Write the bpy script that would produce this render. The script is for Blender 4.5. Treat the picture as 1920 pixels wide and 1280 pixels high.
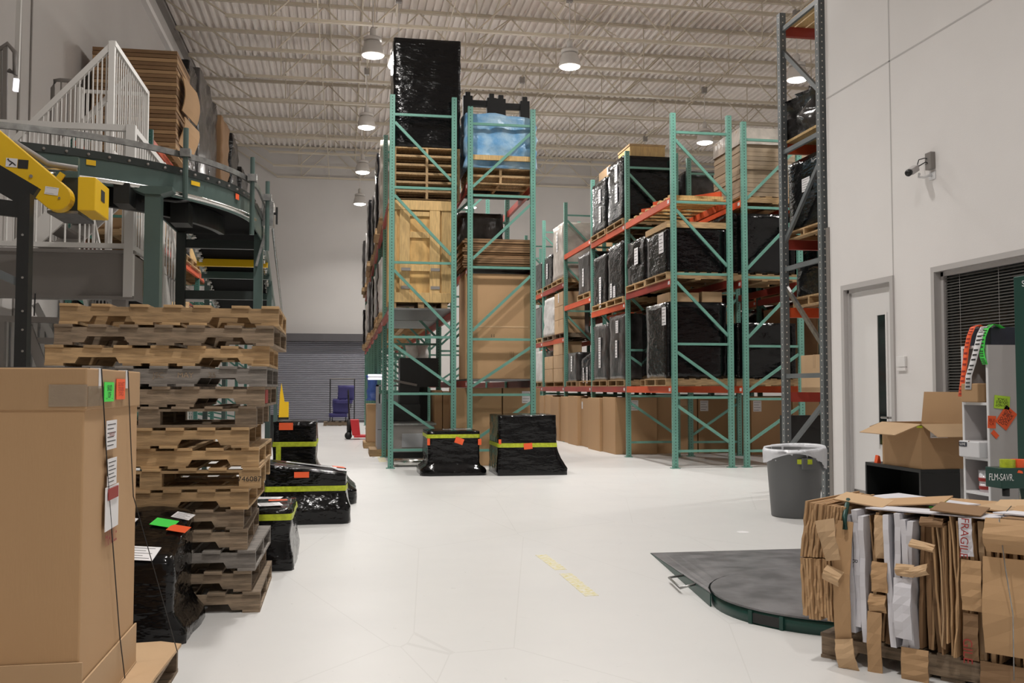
import bpy, bmesh, math, random
from mathutils import Vector, Matrix, noise
random.seed(7)
S = bpy.context.scene
C = S.collection
for o in list(bpy.data.objects): bpy.data.objects.remove(o)
# ---------------------------------------------------------------- camera
F, VX, VY, CH = 1830.0, 645.0, 727.0, 1.3
PSI = math.atan((960-VX)/F); TH = math.atan((VY-640)/F)
cd = bpy.data.cameras.new('camera'); cam = bpy.data.objects.new('camera', cd); C.objects.link(cam)
cd.sensor_width = 36; cd.lens = F/1920*36; cd.clip_end = 200
cam.location = (0, 0, CH); cam.rotation_euler = (math.pi/2+TH, 0, -PSI)
S.camera = cam
# ---------------------------------------------------------------- world, exposure
w = bpy.data.worlds.new('world'); S.world = w; w.use_nodes = True
w.node_tree.nodes['Background'].inputs[0].default_value = (1, .95, .9, 1)
w.node_tree.nodes['Background'].inputs[1].default_value = .05
S.view_settings.view_transform = 'Standard'; S.view_settings.look = 'None'
S.view_settings.gamma = 1; S.view_settings.use_curve_mapping = False
S.view_settings.exposure = -0.04
LAMP_W = 130.0; UPF = .46; SPREAD = math.radians(132)
# ---------------------------------------------------------------- pixel -> world helpers (1920x1280 frame)
def ray(px, py):
    u = (px-960)/F; v = (640-py)/F
    fy = math.cos(TH)-v*math.sin(TH); fz = math.sin(TH)+v*math.cos(TH)
    return (u*math.cos(PSI)+fy*math.sin(PSI), -u*math.sin(PSI)+fy*math.cos(PSI), fz)
def fl(px, py, z=0.0):
    r = ray(px, py); t = (z-CH)/r[2]; return r[0]*t, r[1]*t
def at(px, py, Y):
    r = ray(px, py); t = Y/r[1]; return r[0]*t, r[2]*t+CH
def atX(px, py, X):
    r = ray(px, py); t = X/r[0]; return r[1]*t, r[2]*t+CH
def V3(px, py, Y):
    x, z = at(px, py, Y); return Vector((x, Y, z))
# ---------------------------------------------------------------- materials
def mat(name, col, rough=.5, metal=0.0, var=0.0, vscale=4.0, bump=0.0, bscale=60.0, rnd=0.0, emit=0.0, coat=0.0, stretch=None, alpha=1.0, trans=0.0, col2=None, spec=None):
    m = bpy.data.materials.new(name); m.use_nodes = True
    nt = m.node_tree; N = nt.nodes; L = nt.links
    b = N['Principled BSDF']
    b.inputs['Roughness'].default_value = rough; b.inputs['Metallic'].default_value = metal
    b.inputs['Base Color'].default_value = (*col, 1)
    if spec is not None: b.inputs['Specular IOR Level'].default_value = spec
    if coat: b.inputs['Coat Weight'].default_value = coat; b.inputs['Coat Roughness'].default_value = .06
    if alpha < 1: b.inputs['Alpha'].default_value = alpha
    if trans: b.inputs['Transmission Weight'].default_value = trans
    if emit:
        b.inputs['Emission Color'].default_value = (*col, 1); b.inputs['Emission Strength'].default_value = emit
    if var or bump or rnd or col2:
        tc = N.new('ShaderNodeTexCoord'); mp = N.new('ShaderNodeMapping'); L.new(tc.outputs['Object'], mp.inputs[0])
        if stretch: mp.inputs['Scale'].default_value = stretch
        src = None
        if var or col2:
            nz = N.new('ShaderNodeTexNoise'); nz.inputs['Scale'].default_value = vscale; nz.inputs['Detail'].default_value = 4
            L.new(mp.outputs[0], nz.inputs['Vector'])
            mx = N.new('ShaderNodeMix'); mx.data_type = 'RGBA'
            c2 = col2 if col2 else tuple(c*(1-var) for c in col)
            c1 = col if col2 else tuple(min(1, c*(1+var*.5)) for c in col)
            mx.inputs['A'].default_value = (*c1, 1); mx.inputs['B'].default_value = (*c2, 1)
            rmp = N.new('ShaderNodeMapRange'); rmp.inputs[1].default_value = .35; rmp.inputs[2].default_value = .65
            L.new(nz.outputs['Fac'], rmp.inputs[0]); L.new(rmp.outputs[0], mx.inputs['Factor'])
            src = mx.outputs['Result']
        if rnd:
            oi = N.new('ShaderNodeObjectInfo'); hs = N.new('ShaderNodeHueSaturation')
            mr = N.new('ShaderNodeMapRange'); mr.inputs[3].default_value = 1-rnd; mr.inputs[4].default_value = 1+rnd*.6
            L.new(oi.outputs['Random'], mr.inputs[0]); L.new(mr.outputs[0], hs.inputs['Value'])
            if src: L.new(src, hs.inputs['Color'])
            else: hs.inputs['Color'].default_value = (*col, 1)
            src = hs.outputs['Color']
        if src: L.new(src, b.inputs['Base Color'])
        if bump:
            n2 = N.new('ShaderNodeTexNoise'); n2.inputs['Scale'].default_value = bscale; n2.inputs['Detail'].default_value = 3
            L.new(mp.outputs[0], n2.inputs['Vector'])
            bp = N.new('ShaderNodeBump'); bp.inputs['Strength'].default_value = bump; bp.inputs['Distance'].default_value = .02
            L.new(n2.outputs['Fac'], bp.inputs['Height']); L.new(bp.outputs[0], b.inputs['Normal'])
    return m
M = {}
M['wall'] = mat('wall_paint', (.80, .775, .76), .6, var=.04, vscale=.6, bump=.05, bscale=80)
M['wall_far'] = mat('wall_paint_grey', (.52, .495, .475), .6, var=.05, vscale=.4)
M['deck'] = mat('roof_deck_paint', (.76, .70, .655), .5, var=.08, vscale=.8)
M['joist'] = mat('joist_paint', (.50, .44, .35), .5)
M['frame'] = mat('door_frame_paint', (.50, .48, .47), .45)
M['door'] = mat('door_paint', (.80, .785, .775), .4)
M['steel'] = mat('kick_plate_steel', (.35, .34, .33), .3, 1.0)
M['darkglass'] = mat('dark_glass', (.012, .016, .016), .08)
M['blind'] = mat('blind_slat', (.12, .115, .105), .5)
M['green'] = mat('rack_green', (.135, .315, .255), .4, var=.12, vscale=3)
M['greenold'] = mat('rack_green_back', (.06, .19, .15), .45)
M['grey_rack'] = mat('rack_grey', (.13, .145, .15), .4, var=.15, vscale=3)
M['orange'] = mat('beam_orange', (.62, .085, .022), .42, var=.12, vscale=2)
M['red'] = mat('beam_red', (.36, .045, .030), .45, var=.15, vscale=2)
M['card'] = mat('cardboard', (.46, .285, .145), .8, var=.06, vscale=1.2, rnd=.10, bump=.04, bscale=120, stretch=(1, 1, .15))
M['card_d'] = mat('cardboard_dark', (.27, .155, .075), .8, var=.1, vscale=2, rnd=.2)
M['card_l'] = mat('cardboard_light', (.52, .35, .20), .8, var=.06, vscale=2, rnd=.12)
M['carton_w'] = mat('carton_white', (.72, .72, .74), .6, rnd=.06)
M['wood'] = mat('pallet_wood', (.46, .30, .15), .75, var=.3, vscale=6, rnd=.28, stretch=(1, 8, 8), bump=.15, bscale=30)
M['wood_old'] = mat('pallet_wood_weathered', (.27, .20, .135), .8, var=.4, vscale=6, rnd=.3, stretch=(1, 8, 8), bump=.2, bscale=30)
M['wood_grey'] = mat('pallet_wood_grey', (.25, .225, .20), .8, var=.35, vscale=6, rnd=.2, stretch=(1, 8, 8), bump=.2, bscale=30)
M['wood_new'] = mat('crate_wood', (.60, .40, .17), .65, var=.2, vscale=5, rnd=.14, stretch=(8, 8, 1))
M['plywood'] = mat('plywood', (.58, .36, .13), .6, var=.22, vscale=4, stretch=(3, 3, 1))
M['film'] = mat('black_film', (.0035, .0035, .004), .13, bump=.85, bscale=4, stretch=(1.2, 1.2, 3.4), spec=.34)
M['film_grey'] = mat('smoky_film', (.05, .046, .045), .2, bump=.5, bscale=7, var=.6, vscale=4, stretch=(1, 1, .6))
M['film_clear'] = mat('milky_film', (.50, .45, .40), .2, bump=.5, bscale=7, var=.25, vscale=4)
M['film_blue'] = mat('blue_film', (.13, .32, .56), .3, bump=.8, bscale=9, var=.45, vscale=5, col2=(.35, .52, .66))
M['film_white'] = mat('white_film', (.66, .64, .62), .3, bump=.6, bscale=9, var=.15, vscale=5)
M['tape'] = mat('lime_tape', (.50, .58, .03), .4, var=.2, vscale=30)
M['st_orange'] = mat('sticker_orange', (.95, .13, .035), .6)
M['st_green'] = mat('sticker_green', (.08, .80, .10), .6)
M['st_lime'] = mat('sticker_lime', (.50, .78, .05), .6)
M['paper'] = mat('paper_white', (.78, .77, .78), .6)
M['ink'] = mat('ink_black', (.02, .02, .02), .6)
M['ink_red'] = mat('ink_red', (.30, .025, .02), .6)
M['ink_white'] = mat('ink_white', (.85, .85, .85), .5)
M['conv'] = mat('conveyor_green', (.075, .118, .107), .35, var=.1, vscale=2)
M['conv_d'] = mat('conveyor_dark', (.022, .030, .028), .4)
M['galv'] = mat('galvanized', (.38, .385, .38), .32, .9, var=.25, vscale=18)
M['chrome'] = mat('bright_conduit', (.72, .71, .68), .22, 1.0)
M['black'] = mat('black_metal', (.012, .013, .013), .35)
M['belt'] = mat('belt_rubber', (.004, .004, .004), .8, spec=.08)
M['board'] = mat('board_pale', (.36, .27, .18), .45, rnd=.15, bump=.2, bscale=8)
M['clear_tape'] = mat('clear_tape', (.42, .33, .24), .15, alpha=.55, bump=.4, bscale=20)
M['yellow'] = mat('guard_yellow', (.80, .50, .012), .38)
M['white_steel'] = mat('white_steel', (.72, .70, .67), .4)
M['grey_steel'] = mat('grey_steel', (.24, .22, .205), .45)
M['can'] = mat('grey_plastic', (.115, .118, .12), .5)
M['bag'] = mat('bin_liner', (.80, .81, .85), .3, alpha=.86, bump=.6, bscale=14)
M['plate'] = mat('steel_plate', (.17, .165, .172), .42, .3, var=.4, vscale=5)
M['wrapgreen'] = mat('machine_green', (.008, .052, .040), .38)
M['navy'] = mat('navy_card', (.018, .022, .04), .5)
M['laminate'] = mat('grey_laminate', (.50, .475, .47), .5)
M['white'] = mat('white_plastic', (.75, .75, .76), .45)
M['blue'] = mat('blue_upholstery', (.045, .04, .16), .7)
M['bluebag'] = mat('blue_plastic', (.05, .12, .42), .5)
M['jackred'] = mat('jack_red', (.62, .03, .04), .4)
M['rubber'] = mat('black_rubber', (.012, .012, .012), .6)
M['grey_cab'] = mat('grey_cabinet', (.30, .30, .31), .45)
M['galvdeck'] = mat('galv_deck', (.20, .20, .20), .4, .5)
M['shutter'] = mat('shutter_grey', (.25, .25, .285), .5)
M['shutter_d'] = mat('shutter_hood', (.085, .08, .085), .5)
M['lens'] = mat('lamp_glow', (1, .97, .92), .3, emit=14)
M['lampbody'] = mat('lamp_body', (.55, .52, .49), .4)
M['glow'] = mat('tube_glow', (.92, .90, 1.0), .3, emit=1.3)
M['bale_w'] = mat('cardboard_whiteface', (.66, .65, .69), .6, rnd=.05, var=.08, vscale=6)
M['fork'] = mat('clear_tub', (.7, .6, .62), .2)
M['floor_tape'] = mat('worn_yellow', (.62, .55, .22), .6, var=.0, vscale=30, col2=(.70, .685, .66))
# floor: painted concrete with scuffs
def floor_mat():
    m = bpy.data.materials.new('painted_concrete'); m.use_nodes = True
    N = m.node_tree.nodes; L = m.node_tree.links; b = N['Principled BSDF']
    tc = N.new('ShaderNodeTexCoord')
    n1 = N.new('ShaderNodeTexNoise'); n1.inputs['Scale'].default_value = .7; n1.inputs['Detail'].default_value = 6
    L.new(tc.outputs['Object'], n1.inputs['Vector'])
    n2 = N.new('ShaderNodeTexNoise'); n2.inputs['Scale'].default_value = 9; n2.inputs['Detail'].default_value = 8; n2.inputs['Distortion'].default_value = 2.5
    L.new(tc.outputs['Object'], n2.inputs['Vector'])
    r1 = N.new('ShaderNodeMapRange'); r1.inputs[1].default_value = .3; r1.inputs[2].default_value = .7
    L.new(n1.outputs['Fac'], r1.inputs[0])
    mx = N.new('ShaderNodeMix'); mx.data_type = 'RGBA'
    mx.inputs['A'].default_value = (.71, .705, .69, 1); mx.inputs['B'].default_value = (.645, .64, .63, 1)
    L.new(r1.outputs[0], mx.inputs['Factor'])
    r2 = N.new('ShaderNodeMapRange'); r2.inputs[1].default_value = .70; r2.inputs[2].default_value = .76
    L.new(n2.outputs['Fac'], r2.inputs[0])
    sc = N.new('ShaderNodeMath'); sc.operation = 'MULTIPLY'; sc.inputs[1].default_value = .35; L.new(r2.outputs[0], sc.inputs[0])
    m2 = N.new('ShaderNodeMix'); m2.data_type = 'RGBA'; m2.inputs['B'].default_value = (.30, .29, .28, 1)
    L.new(mx.outputs['Result'], m2.inputs['A']); L.new(sc.outputs[0], m2.inputs['Factor'])
    # hairline scratches
    vo = N.new('ShaderNodeTexVoronoi'); vo.feature = 'DISTANCE_TO_EDGE'; vo.inputs['Scale'].default_value = .9
    mpn = N.new('ShaderNodeMapping'); mpn.inputs['Scale'].default_value = (1, .35, 1); mpn.inputs['Rotation'].default_value = (0, 0, .5)
    L.new(tc.outputs['Object'], mpn.inputs[0]); L.new(mpn.outputs[0], vo.inputs['Vector'])
    lt = N.new('ShaderNodeMath'); lt.operation = 'LESS_THAN'; lt.inputs[1].default_value = .0022; L.new(vo.outputs['Distance'], lt.inputs[0])
    l2 = N.new('ShaderNodeMath'); l2.operation = 'MULTIPLY'; l2.inputs[1].default_value = .22; L.new(lt.outputs[0], l2.inputs[0])
    m3 = N.new('ShaderNodeMix'); m3.data_type = 'RGBA'; m3.inputs['B'].default_value = (.42, .41, .39, 1)
    L.new(m2.outputs['Result'], m3.inputs['A']); L.new(l2.outputs[0], m3.inputs['Factor'])
    L.new(m3.outputs['Result'], b.inputs['Base Color'])
    rr = N.new('ShaderNodeMapRange'); rr.inputs[3].default_value = .28; rr.inputs[4].default_value = .46
    L.new(n1.outputs['Fac'], rr.inputs[0]); L.new(rr.outputs[0], b.inputs['Roughness'])
    return m
M['floor'] = floor_mat()
# punched upright: paint with rows of dark keyholes on the faces
def punched(name, col, hole=(.01, .02, .018), pitch=.05):
    m = mat(name, col, .4, var=.12, vscale=3); N = m.node_tree.nodes; L = m.node_tree.links; b = N['Principled BSDF']
    tc = N.new('ShaderNodeTexCoord'); sp = N.new('ShaderNodeSeparateXYZ'); L.new(tc.outputs['Object'], sp.inputs[0])
    def mth(op, a, bb=None):
        n = N.new('ShaderNodeMath'); n.operation = op
        for i, q in enumerate((a, bb)):
            if q is None: continue
            if isinstance(q, (int, float)): n.inputs[i].default_value = q
            else: L.new(q, n.inputs[i])
        return n.outputs[0]
    fz = mth('SUBTRACT', mth('FRACT', mth('DIVIDE', sp.outputs[2], pitch)), .5)
    fz = mth('MULTIPLY', fz, pitch)
    d2 = mth('ADD', mth('MULTIPLY', fz, fz), mth('MULTIPLY', sp.outputs[0], sp.outputs[0]))
    d3 = mth('ADD', mth('MULTIPLY', fz, fz), mth('MULTIPLY', sp.outputs[1], sp.outputs[1]))
    hit = mth('LESS_THAN', mth('MINIMUM', d2, d3), .00007)
    mx = N.new('ShaderNodeMix'); mx.data_type = 'RGBA'; mx.inputs['B'].default_value = (*hole, 1)
    old = b.inputs['Base Color'].links[0].from_socket
    L.new(old, mx.inputs['A']); L.new(hit, mx.inputs['Factor']); L.new(mx.outputs['Result'], b.inputs['Base Color'])
    return m
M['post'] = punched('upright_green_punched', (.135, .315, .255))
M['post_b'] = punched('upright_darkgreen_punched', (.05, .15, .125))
M['post_g'] = punched('upright_grey_punched', (.13, .145, .15), (.75, .7, .62), .075)
# ---------------------------------------------------------------- mesh builder
class MB:
    def __init__(s): s.v = []; s.f = []
    def add(s, vs, fs):
        n = len(s.v); s.v += [tuple(p) for p in vs]; s.f += [tuple(i+n for i in q) for q in fs]; return s
    def box(s, x0, x1, y0, y1, z0, z1):
        return s.add([(x0,y0,z0),(x1,y0,z0),(x1,y1,z0),(x0,y1,z0),(x0,y0,z1),(x1,y0,z1),(x1,y1,z1),(x0,y1,z1)],
            [(0,3,2,1),(4,5,6,7),(0,1,5,4),(1,2,6,5),(2,3,7,6),(3,0,4,7)])
    def obox(s, c, ax, ay, az):   # centre and three half-axis vectors
        c = Vector(c); ax = Vector(ax); ay = Vector(ay); az = Vector(az)
        P = [c+a*ax+b*ay+d*az for d in (-1,1) for a, b in ((-1,-1),(1,-1),(1,1),(-1,1))]
        return s.add(P, [(0,3,2,1),(4,5,6,7),(0,1,5,4),(1,2,6,5),(2,3,7,6),(3,0,4,7)])
    def bar(s, p, q, w, h, up=(0,0,1)):   # rectangular bar from p to q
        p = Vector(p); q = Vector(q); d = (q-p); l = d.length; d.normalize()
        u = Vector(up)
        if abs(d.dot(u)) > .98: u = Vector((0,1,0))
        sd = d.cross(u).normalized(); u2 = sd.cross(d).normalized()
        return s.obox((p+q)/2, d*l/2, sd*w/2, u2*h/2)
    def tube(s, pts, r, n=8, closed=False):
        pts = [Vector(p) for p in pts]; m = len(pts); base = len(s.v); up = Vector((0,0,1))
        for i, p in enumerate(pts):
            a = pts[i-1] if (i > 0 or closed) else p; b = pts[(i+1) % m] if (i < m-1 or closed) else p
            d = (b-a).normalized(); u = up if abs(d.dot(up)) < .95 else Vector((1,0,0))
            e = d.cross(u).normalized(); g = e.cross(d)
            for k in range(n):
                t = 2*math.pi*k/n; s.v.append(tuple(p+e*r*math.cos(t)+g*r*math.sin(t)))
        for i in range(m if closed else m-1):
            for k in range(n):
                a = base+i*n+k; b = base+i*n+(k+1) % n; j = ((i+1) % m)*n
                s.f.append((a, b, base+j+(k+1) % n, base+j+k))
        if not closed:
            s.f.append(tuple(base+k for k in range(n))[::-1]); s.f.append(tuple(base+(m-1)*n+k for k in range(n)))
        return s
    def prism(s, poly, axis, a, b):   # polygon in the two other axes, extruded along axis
        n = len(poly)
        def mk(p, t):
            return {'x': (t, p[0], p[1]), 'y': (p[0], t, p[1]), 'z': (p[0], p[1], t)}[axis]
        vs = [mk(p, a) for p in poly]+[mk(p, b) for p in poly]
        fs = [tuple(range(n))[::-1], tuple(range(n, 2*n))]+[(i, (i+1) % n, n+(i+1) % n, n+i) for i in range(n)]
        return s.add(vs, fs)
    def lathe(s, prof, n=24, c=(0,0,0), cap=True):
        base = len(s.v)
        for r, z in prof:
            for k in range(n):
                t = 2*math.pi*k/n; s.v.append((c[0]+r*math.cos(t), c[1]+r*math.sin(t), c[2]+z))
        for i in range(len(prof)-1):
            for k in range(n):
                s.f.append((base+i*n+k, base+i*n+(k+1) % n, base+(i+1)*n+(k+1) % n, base+(i+1)*n+k))
        if cap:
            s.f.append(tuple(base+k for k in range(n))[::-1]); s.f.append(tuple(base+(len(prof)-1)*n+k for k in range(n)))
        return s
    def mesh(s, name, m, smooth=False, off=(0,0,0)):
        me = bpy.data.meshes.new(name); ox, oy, oz = off
        me.from_pydata([(x-ox, y-oy, z-oz) for x, y, z in s.v], [], s.f); me.update()
        bm = bmesh.new(); bm.from_mesh(me); bmesh.ops.recalc_face_normals(bm, faces=bm.faces); bm.to_mesh(me); bm.free()
        me.materials.append(M[m] if isinstance(m, str) else m)
        if smooth:
            for p in me.polygons: p.use_smooth = True
        return me
def link(name, me, parent=None, loc=(0,0,0)):
    o = bpy.data.objects.new(name, me); C.objects.link(o); o.location = loc
    if parent: o.parent = parent
    return o
def worldloc(p):
    l = Vector((0,0,0))
    while p is not None: l = l+p.location; p = p.parent
    return l
def part(name, mb, m, parent=None, smooth=False, local=False, bevel=0):
    """one mesh object; mb holds world coordinates unless local"""
    off = (0,0,0) if (local or parent is None) else worldloc(parent)
    o = link(name, mb.mesh(name, m, smooth, off), parent)
    if bevel:
        md = o.modifiers.new('bevel', 'BEVEL'); md.width = bevel; md.segments = 2; md.limit_method = 'ANGLE'
    return o
def tag(o, label, cat, group=None):
    o['label'] = label; o['category'] = cat
    if group: o['group'] = group
    return o
def thing(name, label, cat, loc=(0,0,0), rz=0, group=None):
    o = bpy.data.objects.new(name, None); C.objects.link(o); o.location = loc; o.rotation_euler = (0,0,rz); o.empty_display_size = .1
    return tag(o, label, cat, group)
def struct(name, mb, m, parent=None, smooth=False):
    o = part(name, mb, m, parent, smooth)
    if parent is None: o['kind'] = 'structure'
    return o
def centre(mb):
    xs = [p[0] for p in mb.v]; ys = [p[1] for p in mb.v]; zs = [p[2] for p in mb.v]
    return ((min(xs)+max(xs))/2, (min(ys)+max(ys))/2, min(zs))
def single(name, mb, m, label, cat, group=None, smooth=False, bevel=0):
    """a thing that is one mesh, its origin at its base"""
    c = centre(mb); o = link(name, mb.mesh(name, m, smooth, c), None, c)
    if bevel:
        md = o.modifiers.new('bevel', 'BEVEL'); md.width = bevel; md.segments = 2; md.limit_method = 'ANGLE'
    return tag(o, label, cat, group)
def text(s, size, pos, xd, yd, m, parent, sx=1.0, name='lettering', align='CENTER'):
    cu = bpy.data.curves.new('t', 'FONT'); cu.body = s; cu.size = size; cu.align_x = align; cu.align_y = 'CENTER'; cu.space_line = .85
    ob = bpy.data.objects.new('t', cu); C.objects.link(ob)
    bpy.context.view_layer.update()
    me = bpy.data.meshes.new_from_object(ob.evaluated_get(bpy.context.evaluated_depsgraph_get()))
    bpy.data.objects.remove(ob)
    xd = Vector(xd).normalized(); yd = Vector(yd).normalized(); nd = xd.cross(yd)
    off = worldloc(parent) if parent else Vector((0,0,0)); pos = Vector(pos)
    for v in me.vertices: v.co = pos+xd*v.co.x*sx+yd*v.co.y+nd*.0012-off
    me.materials.clear(); me.materials.append(M[m]); me.name = name
    return link(name, me, parent)
def sticker(name, pos, xd, yd, wd, ht, m, parent, lines=None, size=None, ink='ink', sx=1.0, lift=.003, bars=0):
    xd = Vector(xd).normalized(); yd = Vector(yd).normalized(); nd = xd.cross(yd); pos = Vector(pos)+nd*lift
    mb = MB().obox(pos, xd*wd/2, yd*ht/2, nd*.0012)
    o = part(name, mb, m, parent)
    # print on a sticker sits one level below the thing: parent it to the sticker only if that is level two
    lv = 0; p = o
    while p.parent: lv += 1; p = p.parent
    holder = o if lv < 2 else parent
    if lines: text(lines, size or ht/3, pos+nd*.0014, xd, yd, ink, holder, sx)
    if bars:
        b = MB()
        for k in range(bars):
            yy = ht*(.36-.72*k/max(1, bars-1)); ww = wd*(.40 if k % 2 == 0 else .30)
            b.obox(pos+yd*yy+nd*.0016-xd*(wd*.42-ww), xd*ww, yd*ht*.014, nd*.0003)
        part('print', b, 'ink', holder)['kind'] = 'stuff'
    return o
# ================================================================ SETTING
XL, XR, YB, YN, ZD = -4.4, 15.0, 37.47, -5.0, 10.4
struct('floor', MB().box(XL-.2, XR+.2, YN-.2, YB+.2, -.2, 0), 'floor')
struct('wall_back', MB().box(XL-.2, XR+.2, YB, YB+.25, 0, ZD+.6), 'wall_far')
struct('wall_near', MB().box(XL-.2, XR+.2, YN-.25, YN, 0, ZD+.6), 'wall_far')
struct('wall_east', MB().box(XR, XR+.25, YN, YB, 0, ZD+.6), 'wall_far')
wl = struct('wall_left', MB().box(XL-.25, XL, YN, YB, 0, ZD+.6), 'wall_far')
part('panel_joint', MB().box(XL, XL+.02, 14.02, 14.08, 0, ZD).box(XL, XL+.02, 14.5, 14.54, 0, ZD), 'grey_steel', wl)
part('ledger', MB().box(XL, XL+.12, YN, YB, ZD-.75, ZD-.62), 'wall', wl)
part('deck_angle', MB().box(XL, XL+.16, YN, YB, ZD-.08, ZD+.02), 'grey_steel', wl)
# roof deck: trapezoid ribs running in depth
mb = MB(); x = XL; pitch = .19
prof = []
while x < XR:
    prof += [(x, ZD), (x+.07, ZD), (x+.082, ZD+.075), (x+.178, ZD+.075)]; x += pitch
for i, (px_, pz_) in enumerate(prof): mb.v += [(px_, YN, pz_), (px_, YB, pz_)]
for i in range(len(prof)-1): mb.f.append((2*i, 2*i+2, 2*i+3, 2*i+1))
ce = struct('ceiling', mb, 'deck')
part('roof_slab', MB().box(XL-.2, XR+.2, YN-.2, YB+.2, ZD+.12, ZD+.3), 'deck', ce)
# bar joists across the room, bottom chord underslung
JZ0, JZ1 = 9.2, ZD-.06
jx0, jx1 = -2.55, 14.4
def joist_meshes():
    tc = MB().box(XL+.1, XR, -.045, -.008, JZ1-.02, JZ1+.055).box(XL+.1, XR, .008, .045, JZ1-.02, JZ1+.055)
    bc = MB().box(jx0, jx1, -.045, -.008, JZ0, JZ0+.06).box(jx0, jx1, .008, .045, JZ0, JZ0+.06)
    return tc.mesh('joist', 'joist'), bc.mesh('bottom_chord', 'joist')
jt, jb = joist_meshes()
per = 2.25
diag_a = MB().tube([(0,0,JZ0+.03),(per/2,0,JZ1)], .018, 6).mesh('web_bar','joist')
diag_b = MB().tube([(0,0,JZ1),(per/2,0,JZ0+.03)], .018, 6).mesh('web_bar','joist')
vert = MB().tube([(0,0,JZ0+.03),(0,0,JZ1)], .014, 6).mesh('web_bar','joist')
ends = MB().tube([(XL+.15,0,JZ1),(jx0+.05,0,JZ0+.03)], .022, 6).mesh('end_web','joist')
endr = MB().tube([(jx1-.05,0,JZ0+.03),(XR-.1,0,JZ1)], .022, 6).mesh('end_web','joist')
JY = [35.4-2.03*k for k in range(-1, 14)]
JY[0] = 37.3
for k, y in enumerate(JY):
    j = link('joist', jt, ce, (0, y, 0)); link('bottom_chord', jb, j)
    link('end_web', ends, j); link('end_web', endr, j)
    x = jx0+.9; nb = 7 if k < 10 else 0
    for q in range(nb):
        link('web_bar', diag_a, j, (x, 0, 0)); link('web_bar', diag_b, j, (x+per/2, 0, 0)); link('web_bar', vert, j, (x, 0, 0)); x += per
# bridging and sprinkler pipe running in depth
for i, x in enumerate((-.6, 2.2, 5.6, 9.4)):
    part('bridging', MB().tube([(x, 8, JZ0+.02), (x, YB, JZ0+.02)], .013, 6).tube([(x+.2, 8, JZ1-.05), (x+.2, YB, JZ1-.05)], .013, 6), 'joist', ce)
for i, x in enumerate((.35, 3.4, 7.6)):
    part('sprinkler_pipe', MB().tube([(x, 6, JZ1-.32), (x, YB, JZ1-.32)], .026, 8), 'joist', ce)
for i, x in enumerate((.35, 3.4)):
    for y in (20.1, 24.2, 28.3, 32.3):
        part('sprinkler_drop', MB().tube([(x, y, JZ1-.34), (x, y, JZ1-.9)], .016, 6).lathe([(.03,-.02),(.045,.0),(.02,.03)], 8, (x, y, JZ1-.92)), 'joist', ce)
for x, y, a in ((2.9, 22.0, 1), (6.0, 21.0, -1), (7.4, 26.0, 1), (3.8, 27.5, -1), (-.3, 23.2, 1)):
    part('sway_brace', MB().tube([(x, y, JZ0+.05), (x+1.1*a, y+.9, JZ1-.05)], .014, 6), 'joist', ce)
# ---------------------------------------------------------------- high bay lamps
def lamp(x, y, label, z=7.72):
    t = thing('high_bay_lamp', label, 'lamp', (x, y, z), 0, 'high bay lamps under the roof')
    part('shade', MB().lathe([(.212,.0),(.225,.02),(.205,.12),(.17,.24),(.15,.27)], 24), 'lampbody', t, True, True)
    part('lens', MB().lathe([(.03,-.045),(.12,-.035),(.19,-.01),(.208,.012)], 24), 'lens', t, True, True)
    part('ballast', MB().lathe([(.16,.28),(.175,.29),(.175,.34),(.16,.35)], 20).lathe([(.06,.35),(.06,.52),(.03,.56)], 12), 'lampbody', t, True, True)
    part('stem', MB().tube([(0,0,.5),(0,0,JZ0-z+.03)], .012, 6), 'lampbody', t, False, True)
    part('mounting_rail', MB().box(-.02,.02,-1.1,1.1,JZ0-z-.03,JZ0-z+.004), 'joist', t, False, True)
    part('junction_box', MB().box(-.06,.06,-.05,.05,JZ0-z-.16,JZ0-z), 'grey_steel', t, False, True)
    l = bpy.data.lights.new('lamp_light', 'AREA'); l.shape = 'DISK'; l.size = .40; l.energy = LAMP_W; l.spread = SPREAD; l.color = (1, .965, .925)
    lo = bpy.data.objects.new('lamp_light', l); C.objects.link(lo); lo.parent = t; lo.location = (0, 0, -.06)
    l2 = bpy.data.lights.new('lamp_glow', 'POINT'); l2.shadow_soft_size = .12; l2.energy = LAMP_W*UPF; l2.color = (1, .965, .925)
    lo = bpy.data.objects.new('lamp_glow', l2); C.objects.link(lo); lo.parent = t; lo.location = (0, 0, -.2)
ORD = ['first', 'second', 'third', 'fourth', 'fifth', 'sixth', 'seventh', 'eighth']
for x in (.5, 4.41, 9.28):
    for k, y in enumerate((34.3, 29.2, 24.1, 18.8, 13.6, 8.5, 3.4, -1.7)):
        if x < 4 or y > 12: lamp(x, y, 'white high bay lamp over the '+{.5: 'main aisle', 4.41: 'gap between the racks', 9.28: 'far right racks'}[x]+', '+ORD[k]+' from the back wall')   # the office takes the near right corner
lamp(1.03, 19.4, 'white high bay lamp half hidden behind the tall black stack')
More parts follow.
